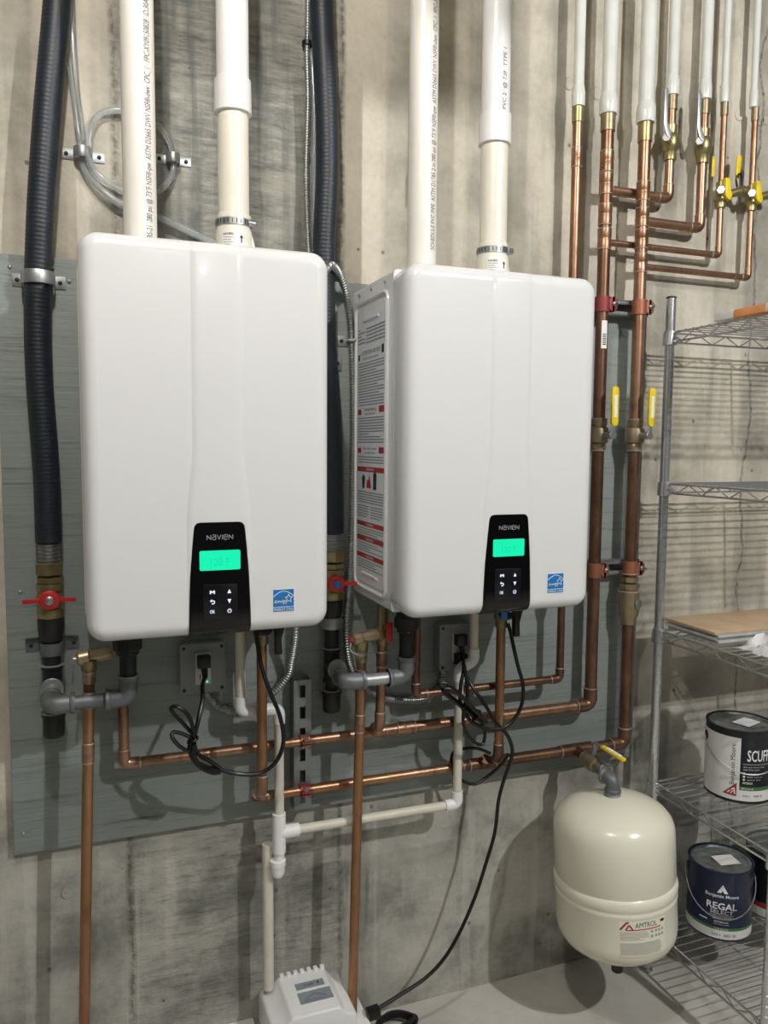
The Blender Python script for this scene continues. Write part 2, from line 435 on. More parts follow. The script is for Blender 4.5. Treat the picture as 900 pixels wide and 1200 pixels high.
pb = thing('plywood_board', (.63, -.01, .585), 'large grey-green painted plywood board fixed to the concrete wall behind both water heaters', 'board')
MB().box(-.158, 1.428, -.02, -.0005, .585, 1.835).build('panel', 'ply', pb, bevel=.0015)
for x, z in ((-.05, 1.815), (-.02, 1.79), (-.13, 1.81), (1.40, 1.78), (1.40, 1.2), (.5, .61), (-.14, .63), (1.1, .61), (.62, 1.7), (-.13, 1.15)):
    screw(pb, (x, -.02, z), (0, -1, 0), .004, 'galvanised')

# ------------------------------------------------------------------ water heaters
ZB, ZT, YF, YS, HW = 1.110, 1.815, -.365, -.283, .437
def rrect(x0, x1, z0, z1, rc, n=6):
    out = []
    for cx, cz, a in ((x1-rc, z1-rc, 0), (x0+rc, z1-rc, 90), (x0+rc, z0+rc, 180), (x1-rc, z0+rc, 270)):
        for i in range(n+1):
            t = math.radians(a+90*i/n); out.append((cx+rc*math.cos(t), cz+rc*math.sin(t)))
    return out
def shell(x0, x1, z0, z1, prof, rc, n=6):
    """prof: list of (y, inset)"""
    m = MB(); vs = []; N = 4*(n+1)
    for y, d in prof:
        for x, z in rrect(x0+d, x1-d, z0+d, z1-d, max(rc-d, .004), n): vs.append((x, y, z))
    fs = [tuple(range(N))]+[tuple((len(prof)-1)*N+i for i in range(N))]
    for i in range(len(prof)-1):
        for k in range(N): fs.append((i*N+k, i*N+(k+1) % N, (i+1)*N+(k+1) % N, (i+1)*N+k))
    return m.add(vs, fs)
def brandword(mb, fmap, w, h):
    # six letters of one height: N a V I e N
    L = {'N': (.19, [(0, 0), (0, 1), (1, 0), (1, 1)]), 'a': (.17, [(.05, 1), (.85, 1), (1, .85), (1, 0), (.15, 0), (0, .15), (0, .45), (.15, .6), (1, .6)]),
         'V': (.18, [(0, 1), (.5, 0), (1, 1)]), 'I': (.0, [(.5, 0), (.5, 1)]), 'e': (.17, [(1, 0), (.15, 0), (0, .15), (0, .85), (.15, 1), (.85, 1), (1, .85), (1, .5), (0, .5)])}
    gap = .075; tot = sum(L[c][0] for c in 'NaVIeN')+gap*5; x = -w/2
    for ch in 'NaVIeN':
        cw, pts = L[ch]; cw = cw/tot*w
        stroke(mb, fmap, [(x+a*cw, (b_-.5)*h) for a, b_ in pts], h*.17); x += cw+gap/tot*w
    return mb
def heater(x0, label):
    h = thing('water_heater', (x0+HW/2, -.17, ZB), label, 'water heater')
    x1 = x0+HW
    shell(x0+.002, x1-.002, ZB+.001, ZT-.001, [(-.022, 0), (YS+.0015, 0)], .008, 3).build('casing', 'white_enamel', h)
    r = .026; prof = [(YS, .006), (YS, .0005), (YS-.001, 0)]
    prof += [(YF+r-r*math.sin(t), r-r*math.cos(t)) for t in [i*PI/2/8 for i in range(9)]]
    prof += [(YF, r+.002), (YF, r+.01)]
    cov = shell(x0, x1, ZB, ZT, prof, .034, 8).build('front_cover', 'white_enamel', h, smooth=45)
    # raised centre strip that widens towards the control panel
    cx = x0+.2285; m = MB(); vs = []; zs = [ZT-.0035, ZT-.006, ZT-.010, ZT-.016, ZT-.021, ZT-.026, 1.70, 1.60, 1.50, 1.45, 1.42, 1.39, 1.36, 1.33, 1.31, 1.13]
    for z in zs:
        back = 0 if z <= ZT-r else r-math.sqrt(max(r*r-(z-(ZT-r))**2, 0))
        t = min(max((1.46-z)/.15, 0), 1); t = t*t*(3-2*t); hw = .0365+.012*t
        for dx, hh in ((-hw-.011, -.0006), (-hw-.008, .0004), (-hw-.002, .0026), (-hw+.003, .003), (hw-.003, .003), (hw+.002, .0026), (hw+.008, .0004), (hw+.011, -.0006)):
            vs.append((cx+dx, YF+back-hh, z))
    fs = [(i*8+k, i*8+k+1, i*8+k+9, i*8+k+8) for i in range(len(zs)-1) for k in range(7)]
    m.add(vs, fs).build('centre_ridge', 'white_enamel', cov, smooth=60)
    # control panel
    zb, zt = ZB-.0015, 1.319
    side = [(.0562, zb), (.0562, zb+.0005), (.0561, zb+.003), (.0560, zb+.007), (.0559, zb+.013), (.0558, zb+.019), (.0556, zb+.027), (.0552, 1.16), (.0530, 1.22), (.0498, 1.27), (.0470, zt-.016), (.0458, zt-.007), (.0415, zt-.0015), (.036, zt)]
    m = MB(); vs = []
    for a, z in side:
        dz = ZB+r-z; back = 0 if dz <= 0 else r-math.sqrt(max(r*r-min(dz, r)**2, 0))
        yf = YF+back-.0045; e_ = min(.0025, a*.2)
        vs += [(cx-a, YF+.034, z), (cx-a, yf+.0022, z), (cx-a+e_, yf, z), (cx+a-e_, yf, z), (cx+a, yf+.0022, z), (cx+a, YF+.034, z)]
    n_ = len(side)
    fs = [(i*6+k, i*6+(k+1) % 6, (i+1)*6+(k+1) % 6, (i+1)*6+k) for i in range(n_-1) for k in range(6)]+[tuple(range(6)), tuple((n_-1)*6+k for k in range(6))]
    cp = m.add(vs, fs).build('control_panel', 'black_gloss', h)
    yp = YF-.0045
    fm = plane_map((cx, yp, 0), (1, 0, 0), (0, 0, 1), .0004)
    brandword(MB(), lambda u, v: fm(u, 1.292+v), .046, .0085).build('logo', 'silver_label', cp)
    sc = MB().prism([(cx+a, yp+.002, z) for a, z in rrect(-.0365, .0365, 1.232, 1.268, .003, 3)], (0, -.003, 0)).build('screen', 'lcd', cp)
    fs_ = plane_map((cx, yp-.001, 0), (1, 0, 0), (0, 0, 1), .0003)
    text(MB(), '120 F', .034, .013, lambda u, v: fs_(u, 1.247+v)).build('digits', 'lcd_digit', cp)
    MB().prism([(cx+a, yp+.001, z) for a, z in rrect(-.031, .031, 1.142, 1.206, .003, 3)], (0, -.0014, 0)).build('keypad', 'keypad', cp, bevel=.0003)
    yk = plane_map((cx, yp, 0), (1, 0, 0), (0, 0, 1), .0008)
    ic = []
    m = MB(); stroke(m, yk, [(-.018, 1.189), (-.018, 1.195), (-.0145, 1.1915), (-.011, 1.195), (-.011, 1.189)], .0022); ic.append(m)
    m = MB(); poly2(m, yk, [(.0125, 1.189), (.0195, 1.189), (.016, 1.1965)]); ic.append(m)
    m = MB(); stroke(m, yk, [(-.0185, 1.176), (-.012, 1.1765), (-.0105, 1.174), (-.012, 1.171), (-.016, 1.171)], .0018); poly2(m, yk, [(-.019, 1.1765), (-.0155, 1.1795), (-.0155, 1.1735)]); ic.append(m)
    m = MB(); poly2(m, yk, [(.016, 1.170), (.0195, 1.178), (.0125, 1.178)]); ic.append(m)
    m = MB(); text(m, 'OK', .009, .0065, yk, .02, (-.0148, 1.1565)); ic.append(m)
    m = MB(); stroke(m, yk, [(.016+.0033*math.sin(t), 1.1565+.0033*math.cos(t)) for t in [(-1.0+ .45*PI)+ (2*PI-.9)*i/14 for i in range(15)]], .0013); stroke(m, yk, [(.016, 1.157), (.016, 1.161)], .0013); ic.append(m)
    for m in ic: m.build('button_icon', 'icon', cp)
    # energy sticker
    e0 = plane_map((x0+.346, YF, 1.1685), (1, 0, 0), (0, 0, 1), .0005)
    es = patch(MB(), e0, -.0212, .0212, -.0222, .0222).build('sticker', 'ink_white', h)
    e1 = plane_map((x0+.346, YF, 1.1685), (1, 0, 0), (0, 0, 1), .0009)
    m = patch(MB(), e1, -.0198, .0198, -.0118, .0208); patch(m, e1, -.0198, .0198, -.0208, -.0130); m.build('sticker_field', 'sticker_blue', es)
    e2 = plane_map((x0+.346, YF, 1.1685), (1, 0, 0), (0, 0, 1), .0013)
    m = MB(); stroke(m, e2, [(-.0195+.039*i/12, .006+.0115*math.sin(PI*(.04+.92*i/12))) for i in range(13)], .0012)
    sq = [(.0095, .012), (.0113, .0062), (.0175, .0062), (.0128, .0026), (.0148, -.004), (.0093, -.0005), (.005, -.0035), (.0068, .0022), (.003, .0058), (.0078, .0062), (.0095, .012)]
    stroke(m, e2, sq, .0011)
    cur = [(-.018, -.004), (-.0135, -.001), (-.0145, .001), (-.0165, -.002), (-.0145, -.0045), (-.0115, -.003), (-.0105, 0), (-.0098, -.004), (-.008, .0002), (-.0068, -.004), (-.0052, -.001), (-.0062, -.0005), (-.0058, -.004), (-.0032, -.002), (-.0022, .001), (-.002, -.004), (-.0002, .0008), (.0006, -.0035), (.002, .001), (.0005, -.007), (-.0015, -.006), (.003, -.002), (.004, .001), (.0045, -.003), (.006, .001), (.004, -.0075)]
    stroke(m, e2, cur, .0011)
    text(m, 'ENERGY STAR', .037, .0052, e2, .0, (0, -.0169)); m.build('sticker_print', 'ink_white', es)
    # left side: pressed frame with the instruction label
    ys0, ys1, zs0, zs1 = -.252, -.046, 1.135, 1.778
    path = [(x0+.0015, y, z) for y, z in rrect(ys0, ys1, zs0, zs1, .022, 6)]
    cas = [c for c in h.children if c.name.startswith('casing')][0]
    MB().tube(path, .0042, 8, closed=True).build('pressed_frame', 'white_enamel', cas)
    lab = MB().prism([(x0+.002, y, z) for y, z in rrect(ys0+.012, ys1-.012, zs0+.012, zs1-.012, .012, 4)], (-.0012, 0, 0)).build('side_label', 'panel_grey', h)
    for z in (1.735, 1.168):
        MB().tube([(x0+.001, -.20, z), (x0+.001, -.10, z)], .0034, 8).build('pressed_slot', 'white_enamel', cas)
    for y in (-.07, -.15, -.235): screw(cas, (x0+.002, y, 1.797), (-1, 0, 0), .004, 'steel')
    sm = plane_map((x0+.0008, 0, 0), (0, -1, 0), (0, 0, 1), .0004)     # u = -y
    m = MB(); bk = MB(); bars = []
    def bar_(): bars.append(MB()); return bars[-1]
    rr = random.Random(3)
    def lines(z0, z1, step, ua=.066, ub=.234, part=.25):
        z = z0
        while z > z1:
            b = ub if rr.random() > part else ua+(ub-ua)*rr.uniform(.35, .9)
            patch(m, sm, ua, b, z-step*.19, z+step*.19); z -= step
    lines(1.716, 1.684, .0075, .12, .236, .1); lines(1.718, 1.684, .0075, .062, .112, .4)
    for u in (.12, .15, .18, .21, .236): patch(m, sm, u-.0005, u+.0005, 1.680, 1.721)
    patch(bk, sm, .064, .076, 1.650, 1.664); patch(bk, sm, .218, .232, 1.654, 1.672); text(bk, 'ATTENTION NOTICE', .12, .009, sm, .0, (.148, 1.664)); text(bk, 'lisez les instructions', .10, .006, sm, 0, (.148, 1.652))
    lines(1.642, 1.548, .0062); 
    patch(bar_(), sm, .064, .088, 1.528, 1.540); patch(bar_(), sm, .204, .236, 1.530, 1.544); text(bk, 'WARNING', .08, .007, sm, 0, (.146, 1.538)); text(bk, 'read all text', .07, .005, sm, 0, (.146, 1.529))
    lines(1.520, 1.462, .0060)
    patch(bar_(), sm, .064, .088, 1.442, 1.453); patch(bar_(), sm, .204, .236, 1.442, 1.455); text(bk, 'Gas for your', .09, .007, sm, 0, (.146, 1.4515)); text(bk, 'safety', .07, .005, sm, 0, (.146, 1.442))
    lines(1.433, 1.418, .006)
    patch(bar_(), sm, .062, .238, 1.400, 1.411)
    poly2(bk, sm, [(.098, 1.362), (.112, 1.362), (.116, 1.388), (.104, 1.395), (.094, 1.385)]); poly2(bar_(), sm, [(.125, 1.364), (.158, 1.364), (.152, 1.380), (.146, 1.396), (.138, 1.380), (.130, 1.384)])
    poly2(bk, sm, [(.170, 1.362), (.190, 1.362), (.192, 1.396), (.182, 1.402), (.170, 1.396)])
    lines(1.354, 1.327, .0058); lines(1.322, 1.293, .0058, .066, .142); lines(1.322, 1.297, .0058, .154, .232)
    for z in (1.282, 1.248, 1.209):
        patch(bar_(), sm, .062, .238, z-.0052, z+.0052); lines(z-.011, z-.030, .0055)
    m.build('printed_text', 'ink_soft', lab); [q_.build('printed_bar', 'ink_red', lab) for q_ in bars]; bk.build('printed_headings', 'ink', lab)
    m2 = MB()
    for z in (1.4055, 1.282, 1.248, 1.209): text(m2, 'WARNING', .05, .005, plane_map((x0+.0003, 0, 0), (0, -1, 0), (0, 0, 1), .0006), 0, (.15, z))
    m2.build('bar_lettering', 'ink_white', lab)
    # underside sockets
    for dx, y, rr_, mt in ((.075, -.168, .021, 'black_plastic'), (.360, -.115, .016, 'bronze'), (.311, -.115, .014, 'black_plastic')):
        MB().lathe((x0+dx, y, ZB+.002), (0, 0, -1), [(0, rr_*1.1), (.008, rr_*1.1), (.010, rr_), (.026, rr_)], 18).build('bottom_socket', mt, h)
    return h
H1 = heater(0.0, 'white wall-hung water heater nearest the camera, left of the pair, with lit green screen')
H2 = heater(.592, 'white wall-hung water heater, right of the pair, printed warning label on its side')

# ------------------------------------------------------------------ vent pipes on top of the heaters
VR, VY = .0302, -.22
def pipe_print(parent, x, R, a0, s, z0, z1, h=.0125):
    f = cyl_map(x, VY, 0, R+.0005, a0)
    m = MB(); vs, fs = glyphs(s)
    x0 = min(q[0] for q in vs); x1 = max(q[0] for q in vs)
    return m.add([Vector((x+(R+.0005)*math.sin(a0-(v-.35)*h*1.35/R), VY-(R+.0005)*math.cos(a0-(v-.35)*h*1.35/R), z0+(u-x0)/(x1-x0)*(z1-z0))) for u, v in vs], fs).build('printed_line', 'ink_pipe', parent)
def intake(x, a0, s, z0, z1, label):
    t = thing('intake_pipe', (x, VY, ZT), label, 'pipe', 'plain white intake pipes')
    p = MB().tube([(x, VY, ZT+.001), (x, VY, 3.0)], VR, 40).build('pipe', 'pvc', t)
    pipe_print(p, x, VR, a0, s, z0, z1)
    MB().lathe((x, VY, ZT), (0, 0, 1), [(0, VR), (0, VR+.006), (.005, VR+.006), (.007, VR+.002), (.007, VR)], 32).build('base_ring', 'black_plastic', t)
intake(.110, .50, 'BS-21  280 psi @ 73°F NSF®-pw  ASTM D2665 DWV NSF®-dwv  CPC_1   FPC-XY0915082B  ID.30AR  Line 10  0915021', 1.838, 2.335, 'white plastic vent pipe with grey lettering rising from the left water heater')
intake(.681, .42, 'SCHEDULE PVC PIPE  ASTM D1785 2 in 280 psi @ 73°F NSF®-pw  ASTM D2665 DWV NSF®-dwv  CPC_1  FPC-XY0915082B  ID.30AR', 1.868, 2.46, 'white plastic vent pipe with grey lettering rising from the right water heater')
def exhaust(x, zc, label):
    t = thing('exhaust_pipe', (x, VY, ZT), label, 'pipe', 'exhaust vent pipes with coupling and band clamp')
    MB().tube([(x, VY, 1.872), (x, VY, zc)], VR-.0005, 36).build('lower_pipe', 'pvc_cream', t)
    up = MB().tube([(x, VY, zc-.002), (x, VY, 3.0)], VR+.0005, 36).build('upper_pipe', 'pvc_white', t)
    if x > .5: pipe_print(up, x, VR+.0006, .15, 'PVC 2  @ 73F  TYPE 1', 2.175, 2.30, .010)
    MB().lathe((x, VY, zc-.026), (0, 0, 1), [(0, VR), (0, VR+.0045), (.001, VR+.0055), (.062, VR+.0045), (.063, VR+.0035), (.063, VR)], 36).build('coupling', 'pvc_white', t)
    col = MB().lathe((x, VY, ZT), (0, 0, 1), [(0, VR+.006), (.012, VR+.006), (.05, VR+.0045), (.058, VR+.003), (.084, VR+.003), (.086, VR)], 36).build('collar', 'pvc_cream', t)
    MB().prism([(x+VR, VY-.008, ZT), (x+VR+.016, VY-.008, ZT), (x+VR+.014, VY-.008, ZT+.012), (x+VR+.003, VY-.008, ZT+.055), (x+VR-.002, VY-.008, ZT+.055)], (0, .016, 0)).build('rib', 'pvc_cream', col, bevel=.002)
    f = cyl_map(x, VY, ZT+.033, VR+.0066, -.1); lb = patch(MB(), f, -.026, .02, -.017, .014, 10).build('paper_label', 'white_label', t)
    f2 = cyl_map(x, VY, ZT+.033, VR+.0072, -.1)
    m = MB(); text(m, 'NAVIEN', .02, .0042, f2, .01, (-.014, .0095))
    for k in range(4): patch(m, f2, -.024, -.004-.004*(k % 2), .003-k*.0045, .0036-k*.0045, 4)
    stroke(m, f2, [(.012, -.006), (.012, .004)], .0025); poly2(m, f2, [(.008, .003), (.016, .003), (.012, .009)]); m.build('label_print', 'ink', lb)
    cl = MB().lathe((x, VY, ZT+.062), (0, 0, 1), [(0, VR+.003), (0, VR+.0046), (.013, VR+.0046), (.013, VR+.003)], 36).build('band_clamp', 'steel', t)
    m = MB()
    for k in range(26):
        a = 2*PI*k/26; R_ = VR+.0047
        m.obox((x+R_*math.sin(a), VY-R_*math.cos(a), ZT+.0685), ((math.cos(a), math.sin(a), 0), (math.sin(a), -math.cos(a), 0), (0, 0, 1)), (.0008, .0004, .004))
    m.build('band_slots', 'black_iron', cl)
    MB().tube([(x+VR-.008, VY-.024, ZT+.0685), (x+VR+.006, VY-.020, ZT+.0685)], .0068, 10).build('worm_screw', 'steel', cl)
exhaust(.284, 2.115, 'cream exhaust pipe with white coupling rising from the left water heater')
exhaust(.850, 2.135, 'cream exhaust pipe with white coupling rising from the right water heater')

# ------------------------------------------------------------------ pipe straps
def strap(parent_or_none, c, r, half, axis='z', mat='galvanised', w_=.013, label=None, base=-.02):
    """two-hole strap over a vertical pipe at c (x, y, z), lugs on the surface y = base"""
    x, y, z = c; t = .0022
    R = r+.001; pts = []
    for i in range(13):
        a = PI*i/12; pts.append((x-R*math.cos(a), y-R*math.sin(a)))
    inner = [(x-half, base-.0003), (x-R, base-.0003)]+pts+[(x+R, base-.0003), (x+half, base-.0003)]
    R2 = R+t; pts2 = [(x-R2*math.cos(PI*i/12), y-R2*math.sin(PI*i/12)) for i in range(13)]
    outer = [(x-half, base-t), (x-R2, base-t)]+pts2+[(x+R2, base-t), (x+half, base-t)]
    m = MB(); n = len(inner)
    vs = [(a, b, z-w_) for a, b in inner]+[(a, b, z-w_) for a, b in outer]+[(a, b, z+w_) for a, b in inner]+[(a, b, z+w_) for a, b in outer]
    fs = []
    for i in range(n-1):
        fs += [(i, i+1, n+i+1, n+i), (2*n+i, 3*n+i, 3*n+i+1, 2*n+i+1), (i, 2*n+i, 2*n+i+1, i+1), (n+i, n+i+1, 3*n+i+1, 3*n+i)]
    fs += [(0, n, 3*n, 2*n), (n-1, 2*n+n-1, 3*n+n-1, 2*n-1)]
    m.add(vs, fs)
    s = thing('pipe_strap', (x, base, z-w_), label, 'strap', 'two-hole pipe straps') if parent_or_none is None else None
    b = m.build('band', mat, s or parent_or_none, bevel=.0006)
    for sx in (-1, 1): screw(s or b, (x+sx*(half-.010), base-t, z), (0, -1, 0), .0042, 'black_iron')
    return s or b

# ------------------------------------------------------------------ gas lines
def gas_line(x, xr, hose, zt, label, first):
    t = thing('gas_line', (x, -.06, .84), label, 'gas pipe', 'black gas hoses with iron drip legs')
    ribbed(hose, .0254, .0258, .0085, 18).build('hose', 'rubber_hose', t)
    Y = -.06
    ribbed([(x, Y, 1.262), (x, Y, 1.24), (x, Y, 1.216)], .019, .0225, .008, 18).build('steel_end', 'steel', t)
    hexnut(t, (x, Y, 1.203), (0, 0, 1), .029, .026, 'brass'); hexnut(t, (x, Y, 1.180), (0, 0, 1), .0265, .013, 'brass', 'hex_collar')
    vb = MB().lathe((x, Y, 1.100), (0, 0, 1), [(0, .023), (.004, .026), (.020, .026), (.024, .0225), (.034, .0255), (.048, .0255), (.056, .022), (.058, .0265), (.072, .0265), (.074, .021)], 24).build('valve_body', 'brass', t)
    MB().tube([(x, Y, 1.143), (x, Y-.034, 1.143)], .010, 12).build('valve_stem', 'brass', vb)
    hm = MB().lathe((x, Y-.030, 1.143), (0, -1, 0), [(0, .020), (.008, .020), (.010, .017), (.010, 0)], 20)
    for sx in (-1, 1): hm.obox((x+sx*.034, Y-.034, 1.1425), ((1, 0, -.04*sx), (0, 1, 0), (0, 0, 1)), (.016, .0025, .0042))
    hd = hm.build('red_handle', 'red', t, bevel=.001)
    MB().lathe((x, Y-.039, 1.143), (0, -1, 0), [(0, .009), (.004, .009), (.006, .006), (.006, 0)], 16).build('handle_screw', 'steel' if first else 'sticker_blue', hd)
    MB().lathe((x, Y, 1.050), (0, 0, 1), [(0, .018), (.004, .021), (.03, .026), (.048, .026), (.05, .022)], 22).build('reducer', 'black_iron', t)
    r = .0145
    pipe(t, (x, Y, zt+.03), (x, Y, 1.055), .0175, 'black_iron')
    tee(t, (x, Y, zt), (0, 0, 1), (0, -1, 0), .0165, .0165, 'black_iron', rings=False, L=.040, Lb=.042, bead=True)
    ring(t, (x, Y, zt+.040), (0, 0, 1), .0235, 'bright_iron'); 
    pipe(t, (x, Y, zt-.07), (x, Y, zt-.03), .0145, 'black_iron', 'drip_nipple')
    MB().lathe((x, Y, zt-.112), (0, 0, 1), [(0, 0), (0, .019), (.004, .0215), (.042, .0215), (.044, .024), (.050, .024), (.052, .015)], 22).build('drip_cap', 'black_iron', t)
    ring(t, (x, Y, zt-.060), (0, 0, 1), .0235, 'bright_iron')
    zz = zt-.012; yb = -.168; ring(t, (x, Y-.043, zt), (0, 1, 0), .0215, 'bright_iron')
    pipe(t, (x, Y-.03, zt), (x, yb+.03, zz), .0145, 'bright_iron', 'branch_nipple')
    elbow(t, (x, yb, zz), (0, -1, 0), (1, 0, 0), .0155, 'grey_iron', rings=False, bead=True, k=1.2)
    pipe(t, (x+.03, yb, zz), (xr-.028, yb, zz), .0138, 'grey_iron' if first else 'bright_iron', 'cross_pipe')
    elbow(t, (xr, yb, zz), (1, 0, 0), (0, 0, 1), .0155, 'grey_iron', rings=False, bead=True, k=1.2)
    ring(t, (xr, yb, zz+.045), (0, 0, 1), .021, 'bright_iron')
    pipe(t, (xr, yb, zz+.04), (xr, yb, 1.084), .0165, 'black_iron', 'heater_riser')
    MB().lathe((xr, yb, 1.035), (0, 0, 1), [(0, .018), (.004, .022), (.010, .022), (.014, .028), (.036, .028), (.042, .023), (.05, .023)], 8 if first else 10).build('union', 'black_iron', t)
    return t
hose1 = [(0.03, -.06, 3.0), (-.005, -.06, 2.6), (-.028, -.06, 2.318), (-.052, -.06, 2.10), (-.069, -.06, 1.91), (-.079, -.053, 1.74), (-.080, -.055, 1.60), (-.072, -.06, 1.42), (-.071, -.06, 1.30), (-.071, -.06, 1.255)]
g1 = gas_line(-.071, .074, hose1, .962, 'black corrugated gas hose and iron drip leg left of the left heater', True)
hose2 = [(.498, -.06, 3.0), (.50, -.06, 2.7), (.506, -.06, 2.423), (.517, -.06, 2.20), (.519, -.06, 2.06), (.512, -.06, 1.89), (.515, -.056, 1.70), (.530, -.056, 1.50), (.534, -.06, 1.30), (.534, -.06, 1.255)]
g2 = gas_line(.532, .676, hose2, .947, 'black corrugated gas hose and iron drip leg between the two heaters', False)
strap(None, (-.0772, -.0545, 1.785), .0278, .050, label='galvanised strap holding the black gas hose near top of the plywood')
strap(None, (-.071, -.060, 1.036), .019, .052, mat='grey_iron', label='grey iron strap holding the gas pipe under the left red valve')
strap(None, (.532, -.060, 1.046), .019, .050, mat='galvanised', label='galvanised strap holding the gas pipe under the right red valve')
# brackets by the armoured cable
b = thing('cable_strap', (.575, -.02, 1.70), 'small galvanised strap holding the armoured cable beside the right heater', 'strap')
MB().box(.556, .600, -.0225, -.02, 1.688, 1.712).build('plate', 'galvanised', b, bevel=.001); screw(b, (.565, -.0225, 1.70), (0, -1, 0), .0045, 'black_iron')
MB().tube([(.578, -.022, 1.70), (.579, -.044, 1.70), (.588, -.049, 1.70), (.598, -.044, 1.70), (.600, -.022, 1.70)], .0035, 8).build('loop', 'galvanised', b)
b = thing('mounting_tab', (.55, -.02, 1.64), 'small galvanised mounting tab screwed to plywood right of the left heater', 'bracket')
MB().box(.520, .566, -.0235, -.02, 1.632, 1.664).build('plate', 'galvanised', b, bevel=.001); screw(b, (.555, -.0235, 1.648), (0, -1, 0), .0045, 'black_iron')

# ------------------------------------------------------------------ clear tubing and cables on the wall
tub1 = [(-.004,-.015,3.0), (-.003,-.015,2.6), (-0.003,-0.015,2.346), (-0.001,-0.015,2.248), (0.003,-0.014,2.166), (0.010,-0.013,2.101), (0.008,-0.013,2.047), (0.019,-0.013,2.012), (0.044,-0.015,1.983), (0.081,-0.020,1.958), (0.124,-0.022,1.945), (0.167,-0.020,1.935), (0.202,-0.018,1.922), (0.241,-0.018,1.907), (.33,-.018,1.87), (.40,-.018,1.80)]
tag(MB().tube(spline(tub1, .012), .0075, 12).build('clear_tube', 'clear'), 'clear plastic tube running down the wall then behind the left heater top', 'tube', 'clear plastic tubes on the wall')
tub2 = [(-.03,-.02,3.0), (-.02,-.02,2.6), (-0.016,-0.020,2.342), (-0.012,-0.018,2.262), (-0.002,-0.016,2.165), (0.006,-0.02,2.083), (0.017,-0.027,2.047), (0.036,-0.025,2.014), (0.062,-0.018,1.995), (0.098,-0.02,1.982), (0.150,-0.025,1.985), (0.178,-0.020,2.009), (0.192,-0.013,2.039), (0.192,-0.013,2.066), (0.187,-0.014,2.091), (0.170,-0.016,2.119), (0.127,-0.018,2.141), (0.082,-0.017,2.145), (0.047,-0.014,2.133), (0.029,-0.013,2.103), (0.024,-0.013,2.055), (.028,-.013,2.02)]
tag(MB().tube(spline(tub2, .012), .0065, 12).build('clear_tube', 'clear'), 'clear plastic tube coiled in a loop behind the left vent pipe', 'tube', 'clear plastic tubes on the wall')
strap(None, (.012, -.016, 2.050), .015, .042, w_=.011, base=-.0005, label='left of two galvanised straps holding the clear tubing')
strap(None, (.192, -.014, 2.064), .011, .038, w_=.010, base=-.0005, label='right of two galvanised straps holding the clear tubing')
wt = [(.489,-.015,3.0), (0.487,-0.015,2.442), (0.485,-0.015,2.333), (0.487,-0.015,2.224), (0.483,-0.015,2.075), (0.486,-0.015,1.95), (0.490,-0.024,1.86), (.50,-.04,1.80)]
tc = thing('armoured_cable', (.487, -.015, 1.8), 'thin armoured cable with black tie running down the wall beside the second gas hose', 'cable')
ribbed(wt, .0052, .0066, .006, 10).build('sheath', 'galvanised', tc)
MB().lathe((.4865, -.0135, 2.345), (0, 0, 1), [(0, .006), (0, .0125), (.009, .0125), (.009, .006)], 14).build('cable_tie', 'black_plastic', tc)
tag(MB().tube(spline([(.503,-.010,3.0), (0.502,-0.010,2.446), (0.498,-0.010,2.337), (0.503,-0.010,2.209), (0.502,-0.010,2.041), (0.502,-0.016,1.888), (.50,-.02,1.8)], .02), .0055, 10).build('clear_tube', 'clear'), 'clear plastic tube running straight down beside the second gas hose', 'tube', 'clear plastic tubes on the wall')
def cable(pts, r0, r1, pitch, mat, name, label):
    return tag(ribbed(pts, r0, r1, pitch, 12).build(name, mat), label, 'cable')
bx1 = [(0.459,-0.095,1.112), (0.459,-0.090,1.041), (0.459,-0.075,1.004), (0.447,-0.055,0.960), (0.430,-0.045,0.925), (0.398,-0.035,0.884), (0.358,-0.030,0.855), (0.309,-0.030,0.850), (0.271,-0.030,0.866), (0.250,-0.032,0.893), (0.242,-0.036,0.913)]
cable([(a-.022 if c > 1.0 else a-.012 if c > .95 else a, b_, c) for a, b_, c in bx1], .0072, .0088, .0065, 'galvanised', 'armoured_cable', 'steel armoured cable curving from the left heater underside to its outlet box')
bx2 = [(0.500,-0.11,1.835), (0.518,-0.100,1.852), (0.545,-0.070,1.840), (0.570,-0.045,1.803), (0.583,-0.035,1.738), (0.589,-0.034,1.641), (0.591,-0.034,1.502), (0.590,-0.034,1.382), (0.588,-0.036,1.261), (0.580,-0.044,1.140), (0.570,-0.056,1.060), (0.571,-0.056,0.989), (0.585,-0.045,0.930), (0.612,-0.033,0.887), (0.652,-0.030,0.852), (0.709,-0.030,0.832), (0.778,-0.030,0.826), (0.817,-0.030,0.847), (0.831,-0.032,0.880), (0.831,-0.036,0.905)]
cable(bx2, .0076, .0092, .0065, 'steel', 'armoured_cable', 'steel armoured cable hanging down between the two heaters')

